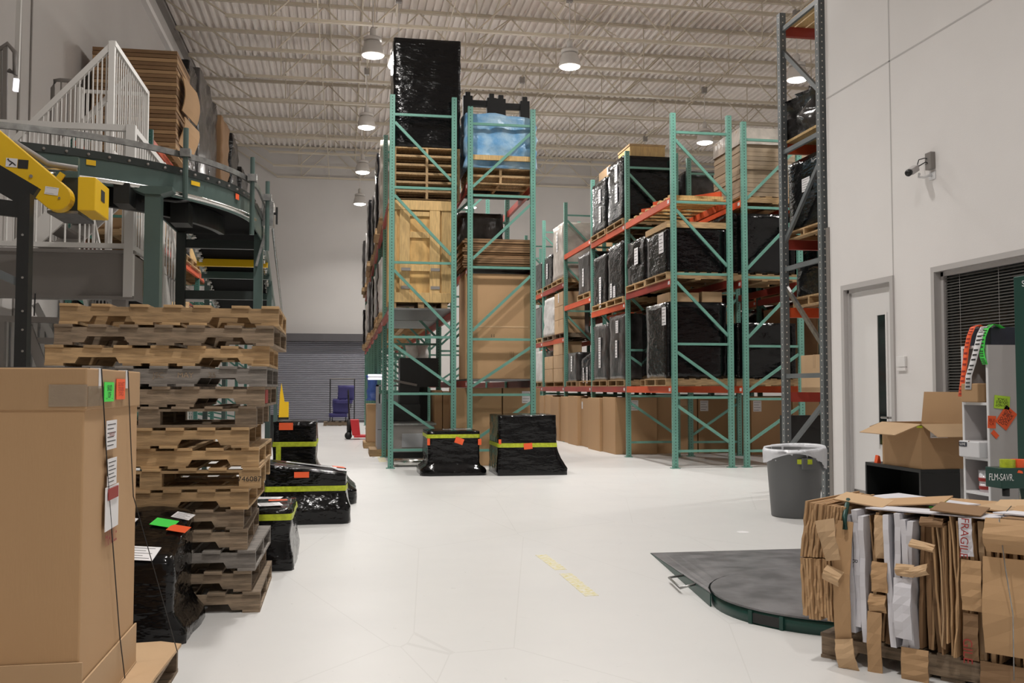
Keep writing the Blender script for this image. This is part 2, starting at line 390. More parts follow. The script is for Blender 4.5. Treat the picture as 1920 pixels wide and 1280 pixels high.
# ---------------------------------------------------------------- office wall on the right
XW = 5.4
YE = atX(1555, 600, XW)[0]            # where the office wall ends
dY1 = atX(1579, 536, XW)[0]; dY0 = atX(1676.5, 517, XW)[0]; dZ = 2.42
wY1 = atX(1748, 503, XW)[0]; wY0 = wY1-2.3; wZ1 = 2.42; wZ0 = .95
SZ = atX(1610, 148.9, XW)[1]           # horizontal panel joint
sY = atX(1671, 300, XW)[0]
T = .3
mb = MB()
mb.box(XW, XW+T, dY1, YE, 0, ZD).box(XW, XW+T, dY0, dY1, dZ, ZD).box(XW, XW+T, wY1, dY0, 0, ZD)
mb.box(XW, XW+T, wY0, wY1, wZ1, ZD).box(XW, XW+T, wY0, wY1, 0, wZ0).box(XW, XW+T, YN, wY0, 0, ZD)
wr = struct('wall_right', mb, 'wall')
struct('wall_return', MB().box(XW+T, XR, YE-T, YE, 0, ZD), 'wall')
part('panel_joint', MB().box(XW-.0025, XW+.004, YN, YE, SZ-.008, SZ+.008), 'frame', wr)
part('panel_joint', MB().box(XW-.0025, XW+.004, sY-.008, sY+.008, dZ, ZD), 'frame', wr)
part('corner_guard', MB().box(XW-.012, XW+.03, YE-.04, YE+.03, 0, atX(1558, 425, XW)[1]), 'grey_steel', wr)
# door
d = struct('door_1', MB().box(XW+.06, XW+.11, dY0+.06, dY1-.06, .01, dZ-.05), 'door')
fr = MB().box(XW-.02, XW+.14, dY1-.06, dY1, 0, dZ).box(XW-.02, XW+.14, dY0, dY0+.06, 0, dZ).box(XW-.02, XW+.14, dY0+.06, dY1-.06, dZ-.055, dZ)
fr.box(XW+.03, XW+.06, dY1-.085, dY1-.06, 0, dZ-.055).box(XW+.03, XW+.06, dY0+.06, dY1-.06, dZ-.09, dZ-.055)
part('door_frame', fr, 'frame', d)
ly0 = atX(1662, 600, XW+.06)[0]; ly1 = atX(1647, 600, XW+.06)[0]
lz1 = atX(1655, 590, XW+.06)[1]
part('vision_pane', MB().box(XW+.052, XW+.062, ly0, ly1, .72, lz1), 'darkglass', d)
lf = MB().box(XW+.045, XW+.062, ly1, ly1+.025, .69, lz1+.02).box(XW+.045, XW+.062, ly0-.025, ly0, .69, lz1+.02).box(XW+.045, XW+.062, ly0, ly1, lz1, lz1+.02)
part('lite_frame', lf, 'door', d)
part('kick_plate', MB().box(XW+.054, XW+.061, dY0+.09, dY1-.09, .02, .21), 'steel', d)
part('door_handle', MB().tube([(XW+.0, dY0+.16, 1.0), (XW+.0, dY0+.28, 1.0)], .012, 8).tube([(XW+.06, dY0+.16, 1.0), (XW, dY0+.16, 1.0)], .012, 8), 'steel', d)
# window with blinds
wn = struct('window_1', MB().box(XW+.10, XW+.105, wY0+.05, wY1-.05, wZ0+.05, wZ1-.05), 'darkglass')
wf = MB().box(XW-.02, XW+.2, wY1-.05, wY1, wZ0, wZ1).box(XW-.02, XW+.2, wY0, wY0+.05, wZ0, wZ1)
wf.box(XW-.02, XW+.2, wY0+.05, wY1-.05, wZ1-.05, wZ1).box(XW-.02, XW+.2, wY0+.05, wY1-.05, wZ0, wZ0+.05)
wf.box(XW+.05, XW+.09, wY1-.09, wY1-.05, wZ0+.05, wZ1-.05).box(XW+.05, XW+.09, wY0+.05, wY1-.05, wZ1-.09, wZ1-.05)
part('window_frame', wf, 'frame', wn)
sl = MB().obox((0,0,0), (.012,0,.008), (0,(wY1-wY0)/2-.1,0), (-.0006,0,.0009)).mesh('slat', 'blind')
z = wZ1-.11
while z > wZ0+.08:
    link('slat', sl, wn, (XW+.075, (wY0+wY1)/2, z)); z -= .0265
for q in (.22, .75, 1.3, 1.85): part('ladder_cord', MB().box(XW+.058, XW+.060, wY1-.1-q, wY1-.098-q, wZ0+.06, wZ1-.1), 'laminate', wn)
# thermostat / reader
ty, tz = atX(1693, 682, XW)
t = thing('wall_thermostat', 'small white thermostat on the office wall beside the door', 'thermostat', (XW, ty, tz))
part('cover', MB().box(XW-.028, XW, ty-.075, ty+.075, tz-.03, tz+.075), 'door', t, bevel=.004)
part('base', MB().box(XW-.024, XW, ty-.075, ty+.075, tz-.07, tz-.034), 'wall', t, bevel=.004)
# security camera
cy, cz = atX(1749, 328, XW)
t = thing('security_camera', 'small beige security camera on a bracket high on the office wall', 'security camera', (XW, cy, cz))
part('wall_plate', MB().box(XW-.01, XW, cy-.05, cy+.05, cz-.045, cz+.03), 'white', t, bevel=.004)
ax, ay, az = XW-.17, cy+.06, cz+.0
part('bracket', MB().tube([(XW-.01, cy, cz), (XW-.08, cy+.02, cz-.02), (ax+.05, ay-.02, cz-.015), (ax+.06, ay-.02, az+.02)], .012, 8), 'white', t, True)
dirv = Vector((-.62, -.42, -.33)).normalized(); cc = Vector((ax, ay, az+.05))
body = MB().bar(cc-dirv*.09, cc+dirv*.07, .065, .06)
bo = part('camera_body', body, 'laminate', t, bevel=.008)
part('camera_lens', MB().tube([cc+dirv*.065, cc+dirv*.10], .032, 14), 'black', t, True)
part('power_box', MB().box(XW-.05, XW, cy-.045, cy+.045, cz+.05, cz+.21), 'grey_steel', t, bevel=.004)
part('cable', MB().tube([cc-dirv*.1, cc-dirv*.16+Vector((0,0,.06)), Vector((XW-.07, cy+.02, cz+.16)), Vector((XW-.03, cy, cz+.15))], .005, 6).tube([cc-dirv*.1, cc-dirv*.17+Vector((0,0,.0)), Vector((XW-.07, cy, cz+.12)), Vector((XW-.03, cy, cz+.10))], .005, 6), 'rubber', t, True)
# ---------------------------------------------------------------- roller door in the back wall
rx0, rx1, rz1 = at(500, 640, YB)[0], at(690, 640, YB)[0], at(692, 640, YB)[1]
mb = MB(); n = 44; h = rz1/n; pts = []
for k in range(n):
    z0 = k*h; pts += [(YB-.05, z0), (YB-.08, z0+h*.35), (YB-.05, z0+h*.8)]
pts.append((YB-.05, rz1))
for (yy, zz) in pts: mb.v += [(rx0, yy, zz), (rx1, yy, zz)]
for i in range(len(pts)-1): mb.f.append((2*i, 2*i+1, 2*i+3, 2*i+2))
d2 = struct('door_2', mb, 'shutter')
part('hood', MB().box(rx0-.15, rx1+.12, YB-.35, YB, rz1-.02, at(692, 627, YB)[1]), 'shutter_d', d2)
part('door_track', MB().box(rx1, rx1+.12, YB-.12, YB, 0, rz1), 'shutter_d', d2)
part('door_track', MB().box(rx0-.12, rx0, YB-.12, YB, 0, rz1), 'shutter_d', d2)
part('bottom_bar', MB().box(rx0, rx1, YB-.1, YB-.03, 0, .09), 'shutter_d', d2)
# ================================================================ WRAPPED LOADS, PALLETS, CARTONS
def perim(w, d, r, n):
    """rounded rectangle, list of (x, y, nx, ny)"""
    P = []
    hw, hd = w/2-r, d/2-r
    for cx, cy, a0 in ((hw, hd, 0), (-hw, hd, 90), (-hw, -hd, 180), (hw, -hd, 270)):
        for k in range(3):
            a = math.radians(a0+45*k); P.append((cx+r*math.cos(a), cy+r*math.sin(a), math.cos(a), math.sin(a)))
        # straight run to the next corner
        nx = {0: (-hw, hd+r), 90: (-hw-r, -hd), 180: (hw, -hd-r), 270: (hw+r, hd)}[a0]
        sx, sy = P[-1][0], P[-1][1]; nn = (P[-1][2], P[-1][3])
        for k in range(1, n): P.append((sx+(nx[0]-sx)*k/n, sy+(nx[1]-sy)*k/n, nn[0], nn[1]))
    return P
class Wrap:
    def __init__(s, w, d, h, seed=0, amp=.012, r=.04, n=7, skirt=None, topf=None, freq=3.0):
        s.w, s.d, s.h, s.seed, s.amp, s.skirt, s.topf, s.freq = w, d, h, seed, amp, skirt, topf, freq
        s.P = perim(w, d, r, n)
    def top(s, x, y): return s.h if s.topf is None else s.topf(x/s.w, y/s.d)
    def pt(s, q, z, off=0.0):
        x, y, nx, ny = s.P[q]
        o = off+s.amp*noise.noise(Vector((x*s.freq+s.seed*7.1, y*s.freq, z*s.freq*1.5)))+s.amp*.5*noise.noise(Vector((x*9+s.seed, y*9, z*14)))
        if s.skirt:
            hs, zs, zt = s.skirt[:3]
            sides = s.skirt[3] if len(s.skirt) > 3 else (1, 1, 1, 1)
            t = 1 if z <= zs else max(0, 1-(z-zs)/(zt-zs))**1.8
            sx = sides[0] if nx > 0 else sides[1]; sy = sides[2] if ny > 0 else sides[3]
            return (x+nx*(o+hs*t*sx), y+ny*(o+hs*t*sy), z)
        return (x+nx*o, y+ny*o, z)
    def mesh(s, nz=12):
        mb = MB(); m = len(s.P)
        lv = [k/nz for k in range(nz+1)]
        for t in lv:
            for q in range(m):
                zt = s.top(s.P[q][0], s.P[q][1]); mb.v.append(s.pt(q, t*zt))
        for i in range(nz):
            for q in range(m): mb.f.append((i*m+q, i*m+(q+1) % m, (i+1)*m+(q+1) % m, (i+1)*m+q))
        prev = nz*m
        for sc in (.9, .6, .3):
            b = len(mb.v)
            for q in range(m):
                x, y = s.P[q][0]*sc, s.P[q][1]*sc
                mb.v.append((x, y, s.top(x, y)+.006+s.amp*.9*noise.noise(Vector((x*5+s.seed, y*5, 3.3)))))
            for q in range(m): mb.f.append((prev+q, prev+(q+1) % m, b+(q+1) % m, b+q))
            prev = b
        mb.v.append((0, 0, s.top(0, 0)+.006))
        for q in range(m): mb.f.append((prev+q, prev+(q+1) % m, len(mb.v)-1))
        mb.f.append(tuple(range(m))[::-1])
        return mb
    def band(s, z0, z1, off=.006, follow_top=False):
        mb = MB(); m = len(s.P)
        for z in (z0, z1):
            for q in range(m):
                dz = s.top(s.P[q][0], s.P[q][1]) if follow_top else 0
                mb.v.append(s.pt(q, dz+z, off))
        for q in range(m): mb.f.append((q, (q+1) % m, m+(q+1) % m, m+q))
        return mb
PAL_CACHE = {}
def simple_pallet(w, d, h, m):
    key = (round(w, 2), round(d, 2), round(h, 3), m)
    if key not in PAL_CACHE:
        mb = MB(); bt = .018
        for y in (-d/2, -.02, d/2-.04): mb.box(-w/2, w/2, y, y+.04, bt, h-bt)
        nb = 6
        for k in range(nb):
            x = -w/2+k*(w-.11)/(nb-1); mb.box(x, x+.11, -d/2-.004, d/2+.004, h-bt, h)
        for k in range(3):
            x = -w/2+k*(w-.10)/2; mb.box(x, x+.10, -d/2-.002, d/2+.002, 0, bt)
        PAL_CACHE[key] = mb.mesh('pallet', m)
    return PAL_CACHE[key]
def load(label, x0, x1, y0, y1, z0, z1, film='film', group=None, pm='wood', tags=(), cat='pallet load', name='wrapped_pallet_load', seed=None, amp=.014, ph=.125, cap=None, topf=None, r=.04, extra=None):
    """a load wrapped onto its pallet; tags = (along depth 0..1, height 0..1, w, h) on the aisle (-X) face"""
    seed = seed if seed is not None else random.random()*50
    w, d = x1-x0, y1-y0
    t = thing(name, label, cat, ((x0+x1)/2, (y0+y1)/2, z0), 0, group)
    if pm: link('pallet', simple_pallet(w+.02, d+.02, ph, pm), t)
    b = ph-.004 if pm else 0
    W = Wrap(w-.03, d-.03, z1-z0-b, seed, amp, r=r, topf=topf)
    o = link('film_wrap', W.mesh(12).mesh('film_wrap', film, True), t, (0, 0, b))
    if cap: part('wooden_lid', MB().box(-w/2, w/2, -d/2, d/2, z1-z0, z1-z0+cap), 'wood', t, local=True)
    for u, v, a, h in tags:
        sticker('shipping_label', (x0+.015-.012, y1-u*d, z0+b+v*(z1-z0-b)), (0,-1,0), (0,0,1), a, h, 'paper', t, bars=5)
    return t
def carton(label, x0, x1, y0, y1, z0, z1, m='card', group=None, name='carton', cat='box', tape=True, tag_=None, front=None):
    t = thing(name, label, cat, ((x0+x1)/2, (y0+y1)/2, z0), 0, group)
    o = part('body', MB().box(x0, x1, y0, y1, z0, z1), m, t, bevel=.008)
    ym = (y0+y1)/2
    part('flap_seam', MB().box(x0-.0015, x1+.0015, ym-.004, ym+.004, z1-.004, z1+.0015), 'card_d', t)
    if tape: part('tape', MB().box(x0-.002, x0+.001, ym-.03, ym+.03, z1-.16, z1+.001).box(x0, x1, ym-.03, ym+.03, z1-.001, z1+.003), 'card_l', t)
    if tag_:
        u, v, a, h = tag_; sticker('shipping_label', (x0, y1-u*(y1-y0), z0+v*(z1-z0)), (0,-1,0), (0,0,1), a, h, 'paper', t, bars=4)
    if front:
        u, v, a, h = front; sticker('shipping_label', (x0+u*(x1-x0), y0, z0+v*(z1-z0)), (1,0,0), (0,0,1), a, h, 'paper', t, bars=4)
    return t
# ---------------------------------------------------------------- pallet racks
def rack(name, label, x0, x1, ys, H, levels, horiz, mirror=False, post='post', br='green', beams=True, group=None, pw=.085, colors=('orange','red')):
    """frames in X at each y of ys; levels[k] = beam top heights in bay k; horiz = heights of the frame struts"""
    t = thing(name, label, 'rack', ((x0+x1)/2, ys[0], 0), 0, group)
    L0 = t.location
    pmesh = MB().box(-pw/2, pw/2, -.035, .035, 0, H).mesh('upright_post', post)
    fmesh = MB().box(-.07, .07, -.06, .06, 0, .012).mesh('foot_plate', br)
    hz = MB().box(x0+pw, x1-pw, -.018, .018, -.02, .02).mesh('brace', br, off=(L0.x, 0, 0))
    dm = []
    for a, b in zip(horiz[:-1], horiz[1:]):      # from high strut a to low strut b
        xa, xb = (x0+pw, x1-pw) if not mirror else (x1-pw, x0+pw)
        dm.append(MB().bar((xa, 0, a-.13), (xb, 0, b+.14), .034, .045).mesh('brace', br, off=(L0.x, 0, 0)))
    for y in ys:
        for x in (x0+pw/2, x1-pw/2):
            link('upright_post', pmesh, t, (x-L0.x, y-L0.y, 0)); link('foot_plate', fmesh, t, (x-L0.x, y-L0.y, 0))
        for z in horiz: link('brace', hz, t, (0, y-L0.y, z))
        for m_ in dm: link('brace', m_, t, (0, y-L0.y, 0))
    for k, lv in enumerate(levels):
        for i, z in enumerate(lv):
            for j, x in enumerate((x0+.02, x1-.02)):
                col = colors[1 if (k+i) % 4 == 1 else 0] if z > 1.6 else (colors[0] if k == 0 else colors[1])
                b = part('beam', MB().box(x-.025, x+.025, ys[k]+.036, ys[k+1]-.036, z-.115, z), col, t)
                if j == 0: part('beam_tag', MB().box(x-.028, x-.024, ys[k]+.07, ys[k]+.15, z-.085, z-.03), 'paper', b)
    return t
# ---- central double row
YC = fl(728, 878)[1]
def zc(y): return at(800, y, YC)[1]
hC = [zc(217), zc(353), zc(493), zc(632), zc(738), zc(843)]
ysC = [YC+2.62*k for k in range(8)]
C1x0, C1x1 = at(728, 700, YC)[0], at(855, 700, YC)[0]
C2x0, C2x1 = at(876, 700, YC)[0], at(1004, 700, YC)[0]
LC = 2.58; LC2 = 4.42
rack('pallet_rack', 'teal pallet rack row holding the tall black stack and the wooden crate', C1x0, C1x1, ysC, zc(181), [[LC, LC2]]*7, hC, colors=('red','red'))
hC2 = [zc(228), zc(363), zc(499), zc(635), zc(740), zc(845)]
rack('pallet_rack', 'teal pallet rack row holding the blue wrapped load and the large carton', C2x0, C2x1, ysC[:4], zc(196), [[1.42, 3.28, 4.72]]*3, hC2, True, colors=('red','red'))
# ---- right double row
YR = fl(1261, 878)[1]
def zr(y): return at(1316, y, YR)[1]
hR = [zr(250), zr(380), zr(514), zr(645), zr(745), zr(845)]
ysR = [YR+2.62*k for k in range(7)]
R1x0, R1x1 = at(1260, 700, YR)[0], at(1375, 700, YR)[0]
R2x0, R2x1 = at(1394, 700, YR)[0], at(1507, 700, YR)[0]
LR1 = 1.33
LRb = [[LR1, 3.08, 4.42], [LR1, 2.92, 4.42], [LR1, 3.27, 4.52], [LR1, 2.52, 3.86], [LR1, 2.52, 3.86], [LR1, 2.52, 3.86]]
rack('pallet_rack', 'teal pallet rack row with orange beams over the row of tall cartons', R1x0, R1x1, ysR, zr(215), LRb, hR)
hR2 = [zr(258), zr(386), zr(518), zr(648), zr(748), zr(846)]
rack('pallet_rack', 'teal pallet rack row holding the tall stack of shrink wrapped boards', R2x0, R2x1, ysR[:5], zr(225), [[LR1, 3.08, 4.42]]*4, hR2, True)
# ================================================================ CENTRAL ROW CONTENTS
def decking(x0, x1, y0, y1, z, label, m='galvdeck', group=None):
    mb = MB(); n = int((y1-y0)/.14)
    for k in range(n):
        a = y0+k*(y1-y0)/n; mb.box(x0, x1, a, a+.085, z, z+.028).box(x0, x1, a+.08, a+.145, z, z+.010)
    return single('steel_decking', mb, m, label, 'decking', group)
G = 'wire and steel decks on the rack beams'
decking(C1x0+.0, C1x1-.0, ysC[0]+.06, ysC[1]-.06, LC, 'corrugated steel deck under the tall wooden crate', group=None)
decking(C1x0, C1x1, ysC[1]+.06, ysC[2]-.06, LC, 'corrugated steel deck behind the crate', group=None)
decking(C2x0, C2x1, ysC[0]+.06, ysC[1]-.06, 1.42, 'steel deck carrying the large plain carton', group=None)
decking(C2x0, C2x1, ysC[0]+.06, ysC[1]-.06, 3.28, 'steel deck under the stack of flattened cardboard', group=None)
# crate
yc0 = YC+.10
cx0, cz1 = at(728, 362, yc0); cx1, cz0 = at(846, 572, yc0); cz0 = LC+.028; cz1 = min(cz1, LC2-.02)
t = thing('wooden_crate', 'tall new wooden crate with plywood panel and battens on the steel deck', 'crate', ((cx0+cx1)/2, yc0+.5, cz0))
part('crate_panel', MB().box(cx0+.02, cx1-.02, yc0+.05, yc0+1.0, cz0+.10, cz1-.02), 'plywood', t)
W_ = cx1-cx0
def bat(x0, x1, z0, z1, y=yc0+.02): part('batten', MB().box(x0, x1, y, y+.05, z0, z1), 'wood_new', t, bevel=.003)
bat(cx0, cx0+.14, cz0+.12, cz1-.14); bat(cx1-.16, cx1, cz0+.12, cz1-.14)
bat(cx0+.19, cx0+.36, cz0+.2, cz1-.16, yc0+.005); bat(cx1-.36, cx1-.19, cz0+.2, cz1-.16, yc0+.005)
bat(cx0, cx1+.01, cz1-.16, cz1, yc0); bat(cx0, cx1, cz0+.10, cz0+.26, yc0)
bat(cx0+.36, cx1-.36, cz1-.62, cz1-.52, yc0+.02); bat(cx0+.36, cx1-.36, cz0+.62, cz0+.72, yc0+.02)
bat(cx0+.36, cx1-.36, cz1-.26, cz1-.18, yc0+.02)
for x in (cx0+.04, cx0+.5, cx1-.16): part('skid', MB().box(x, x+.1, yc0+.02, yc0+1.0, cz0, cz0+.10), 'wood', t)
for sx in (cx0+.22, cx1-.34):
    for zz in (.32, .62):
        part('hinge_plate', MB().box(sx, sx+.15, yc0-.006, yc0+.004, cz0+zz, cz0+zz+.05), 'grey_steel', t)
# pallets under the tall stack, then the stack itself
bx0, bx1 = at(738, 200, YC+.12)[0], at(864, 200, YC+.12)[0]
zt0 = at(800, 276, YC+.12)[1]
zz = LC2; i = 0
ordn = ['lowest', 'second', 'third', 'fourth', 'fifth', 'sixth', 'seventh', 'eighth']
lab = [w_+' pallet up from the beam under the tall black stack' if q_ else 'lowest pallet on the beam under the tall black stack' for q_, w_ in enumerate(ordn)]
np_ = max(2, round((zt0-LC2)/.145)); ph = (zt0-LC2)/np_
for i in range(np_):
    o = link('wooden_pallet', simple_pallet(1.02, bx1-bx0-.02, ph, 'wood'), None, ((bx0+bx1)/2, YC+.66, LC2+i*ph)); o.rotation_euler.z = math.pi/2; tag(o, lab[i], 'pallet', 'pallets on the top beam of the central rack')
zt1 = at(800, 72, YC+.12)[1]
W = Wrap(bx1-bx0, 1.0, zt1-zt0, 3, .02, r=.03, n=9)
o = link('wrapped_stack', W.mesh(22).mesh('wrapped_stack', 'film', True), None, ((bx0+bx1)/2, YC+.66, zt0)); tag(o, 'very tall glossy black film wrapped stack on top of the teal rack', 'pallet load')
# C2 contents
ax0, az1 = at(873, 512, YC+.12); ax1, az0 = at(997, 704, YC+.12); az0 = 1.448
t = carton('large plain tan carton filling the bay under the flattened cardboard', ax0, ax1, YC+.12, YC+1.05, az0, az1, 'card', name='large_carton', tape=False)
part('printed_line', MB().box(ax0+.1, ax1-.06, YC+.117, YC+.121, az0+.86, az0+.885), 'card_l', t)
text('::', .12, (ax0+.45, YC+.118, az0+.72), (0,0,1), (-1,0,0), 'ink', t)
text('|||', .11, (ax0+.78, YC+.118, az0+.42), (1,0,0), (0,0,1), 'card_d', t)['kind'] = 'stuff'
z = 3.308; k = 0
fx0, fz1 = at(870, 446, YC+.15); fx1, _ = at(1002, 446, YC+.15); fz1 = min(fz1, 3.95)
t = thing('flattened_cardboard_stack', 'stack of flattened brown cartons on the steel deck above the large carton', 'cardboard', ((fx0+fx1)/2, YC+.6, z))
nsh = 13
for k in range(nsh):
    a = random.uniform(-.03, .03); h = (fz1-3.308)/nsh
    part('cardboard_sheet', MB().box(fx0+a, fx1+random.uniform(-.02,.02), YC+.14+random.uniform(-.03,.02), YC+1.05, z, z+h*.8), 'card_d', t); z += h
bwx0, bwz1 = at(858, 396, YC+1.3); bwx1, _ = at(946, 396, YC+1.3)
load('loose smoky film wrapped load behind the flattened cardboard stack', C2x0-.05, C2x1-.3, YC+1.45, YC+2.4, 3.308, bwz1, 'film_grey', pm=None, amp=.06, ph=0)
# blue load with pallets
lx0, lz1 = at(870, 214, YC+.1); lx1, _ = at(1010, 214, YC+.1)
pz = 4.72; 
for i in range(2):
    o = link('wooden_pallet', simple_pallet(1.02, 1.1, .135, 'wood'), None, ((C2x0+C2x1)/2, YC+.62, pz)); o.rotation_euler.z = math.pi/2; tag(o, ['lower pallet under the blue wrapped load', 'upper pallet under the blue wrapped load'][i], 'pallet'); pz += .135
W = Wrap(lx1-lx0-.06, 1.05, lz1-pz, 11, .05, r=.06, n=10, freq=4.5, topf=lambda u, v: (lz1-pz)*(1.03-.08*max(0, u)*2-.02*math.sin(14*u)))
t = thing('wrapped_pallet_load', 'bulging pale blue plastic wrapped load on the top beam', 'pallet load', ((lx0+lx1)/2, YC+.62, pz))
link('film_wrap', W.mesh(16).mesh('film_wrap', 'film_blue', True), t)
part('wood_strip', MB().box((lx0+.12), lx1-.10, YC+.02, YC+.07, at(940, 300, YC)[1], at(940, 291, YC)[1]), 'wood_new', t)
# black plastic pallets standing on the blue load
for k, (a, b) in enumerate(((868, 930), (930, 992))):
    p0, p1 = at(a, 200, YC+1.35)[0], at(b, 200, YC+1.35)[0]; q0, q1 = 5.2, at(a, 180+k*6, YC+1.35)[1]
    t = thing('plastic_pallet', ['black plastic pallet on edge behind the blue load, next to the tall stack', 'black plastic pallet on edge behind the blue load, away from the tall stack'][k], 'pallet', ((p0+p1)/2, YC+1.4, 4.72))
    wd = p1-p0
    part('side_rail', MB().box(p0, p0+.17, YC+1.3, YC+1.44, 4.72, q1).box(p1-.17, p1, YC+1.3, YC+1.44, 4.72, q1-.02), 'rubber', t)
    part('cross_rail', MB().box(p0+.17, p1-.17, YC+1.32, YC+1.43, q1-.17, q1-.07).box(p0+.17, p1-.17, YC+1.32, YC+1.43, 4.72, q1-.33), 'rubber', t)
    part('corner_block', MB().box(p0+.04, p0+.13, YC+1.31, YC+1.40, q1, q1+.07).box(p1-.13, p1-.04, YC+1.31, YC+1.40, q1-.02, q1+.06), 'rubber', t)
# cartons on the floor below C2
xs = [at(v, 780, YC+.25)[0] for v in (853, 944, 1016)]
for k in range(2):
    carton(['tall tan carton with open seams under the large carton shelf', 'tall tan carton with a white label under the large carton shelf'][k], xs[k], xs[k+1]-.02, YC+.3, YC+1.2, .0, at(900, 727, YC+.3)[1], 'card', name='tall_carton', front=None if k == 0 else (.62, .88, .14, .2))
for k, px_ in enumerate((815, 831, 846)):
    x0 = at(px_, 780, YC+1.4+.0)[0]
    carton(ORD[k]+' narrow upright tan carton beside the grey machine housing, from its side', x0, x0+.14, YC+1.45, YC+2.3, 0, 1.26-.02*k, 'card', group='narrow upright cartons in the central rack', name='tall_carton', tape=False)
# machine parts on the floor below C1
mx0, mx1 = at(738, 800, YC+.55)[0], at(815, 800, YC+.55)[0]
t = thing('grey_machine', 'grey steel machine housing on the floor inside the central rack', 'machine', ((mx0+mx1)/2, YC+1.0, 0))
mz = at(780, 797, YC+.55)[1]
part('housing', MB().box(mx0, mx1, YC+.6, YC+1.7, .22, mz), 'grey_steel', t, bevel=.01)
part('front_panel', MB().box(mx0+.14, mx1-.08, YC+.585, YC+.6, .3, mz-.14), 'grey_cab', t, bevel=.004)
part('top_rim', MB().box(mx0-.02, mx1+.03, YC+.57, YC+1.72, mz, mz+.03), 'galv', t)
part('base_frame', MB().box(mx0, mx1, YC+.65, YC+1.7, 0, .22), 'black', t)
tag(single('aluminium_roll', MB().tube([(mx0, YC+.35, .07), (mx1-.1, YC+.35, .07)], .068, 16), 'chrome', 'bright aluminium tube lying on the floor at the rack foot', 'tube', smooth=True), 'bright aluminium tube lying on the floor at the rack foot', 'tube')
t = thing('black_machine', 'black machine with shelves set back inside the central rack', 'machine', ((mx0+mx1)/2, YC+2.1, 0))
part('lower_body', MB().box(C1x0+.12, C1x1-.45, YC+1.75, YC+2.5, 0, 1.0), 'black', t)
part('upper_body', MB().box(C1x0+.30, C1x1-.45, YC+2.0, YC+2.5, 1.0, 1.85).box(C1x1-.45, C1x1-.10, YC+2.0, YC+2.5, 1.32, 1.85), 'black', t)
part('arm', MB().bar((C1x0+.1, YC+1.8, 1.45), (C1x0+.6, YC+1.9, 1.35), .05, .04), 'grey_steel', t)
tag(load('white plastic wrapped bundle behind the black machine', C1x0+.5, C1x1-.2, YC+3.2, YC+4.1, 1.45, 2.15, 'film_white', pm=None, amp=.08, ph=0, r=.2), 'white plastic wrapped bundle behind the black machine', 'bundle')
single('machine_stand', MB().box(C1x0+.55, C1x1-.2, YC+3.15, YC+4.15, 0, 1.45), 'black', 'black stand under the white wrapped bundle', 'stand')
# left face of the central row: loads bay by bay
FN = dict(film='black wrapped', film_grey='smoky wrapped', film_clear='milky wrapped', film_white='white wrapped', card='tan cardboard', card_d='brown cardboard', wood='timber', wood_new='pale timber')
film_cycle = ['film_grey', 'film', 'film_clear', 'film', 'film_grey', 'film_white']
for k in range(1, 7):
    for j, (ya, yb) in enumerate(((.12, 1.25), (1.36, 2.5))):
        y0, y1 = ysC[k]+ya, ysC[k]+yb
        f1 = film_cycle[(k*2+j) % 6]; f2 = film_cycle[(k*2+j+3) % 6]
        jut = random.uniform(.02, .16)
        load(FN[f1]+' load on the upper beams, '+ORD[k-1]+' bay behind the tall black stack, '+('near', 'far')[j]+' half', C1x0-jut, C1x1-.02, y0, y1, LC2, LC2+random.uniform(1.2, 1.75), f1, 'loads on the upper beams of the central row', amp=.03)
        load(FN[f2]+' load on the lower beams, '+ORD[k-1]+' bay behind the wooden crate, '+('near', 'far')[j]+' half', C1x0-jut*.8, C1x1-.02, y0, y1, LC+(.028 if k == 1 else 0), LC+random.uniform(1.1, 1.6), f2, 'loads on the lower beams of the central row', amp=.03)
# floor cabinets and pallet by the aisle foot
gx0 = at(707, 800, YC+2.9)[0]
t = thing('grey_cabinet', 'light grey steel cabinet stack standing at the aisle edge of the central rack', 'cabinet', (gx0+.3, YC+3.3, 0))
part('pallet_base', MB().box(gx0-.14, gx0+.6, YC+2.8, YC+3.8, 0, .13), 'wood', t)
part('cabinet_body', MB().box(gx0, gx0+.55, YC+2.85, YC+3.75, .13, 1.0), 'grey_cab', t, bevel=.01)
part('open_top', MB().box(gx0, gx0+.03, YC+2.85, YC+3.75, 1.0, 1.36).box(gx0, gx0+.55, YC+2.85, YC+3.75, 1.33, 1.36), 'grey_cab', t)
part('upper_box', MB().box(gx0+.06, gx0+.5, YC+2.95, YC+3.7, 1.0, 1.18), 'white', t)
part('drawer_gap', MB().box(gx0+.01, gx0+.54, YC+2.846, YC+2.852, .5, .51).box(gx0+.2, gx0+.4, YC+2.846, YC+2.852, .78, .81).box(gx0+.2, gx0+.4, YC+2.846, YC+2.852, .32, .35), 'ink', t)
gy = YC+5.4
carton('tan carton on a small pallet beside the red pallet jack', C1x0-.22, C1x0+.3, gy, gy+.9, .13, .95, 'card', name='aisle_carton')
o = link('wooden_pallet', simple_pallet(.62, 1.0, .13, 'wood'), None, (C1x0+.03, gy+.45, 0)); tag(o, 'small pallet under the tan carton beside the red pallet jack', 'pallet')
part_l = thing('tube_lamp', 'short bright tube lamp fixed across the aisle upright', 'lamp', (C1x0-.1, ysC[2], 1.5))
tl0, tz_ = at(690, 707, ysC[2]-.08); tl1, _ = at(716, 707, ysC[2]-.08)
part_l.location = (tl0, ysC[2]-.08, tz_)
part('tube', MB().tube([(tl0, ysC[2]-.08, tz_+.04), (tl1+.05, ysC[2]-.08, tz_+.04)], .025, 10).tube([(tl0, ysC[2]-.08, tz_-.03), (tl1+.05, ysC[2]-.08, tz_-.03)], .025, 10), 'glow', part_l, True)
part('bracket', MB().box(tl0+.03, tl1+.05, ysC[2]-.07, ysC[2]-.045, tz_-.05, tz_+.06), 'grey_steel', part_l)
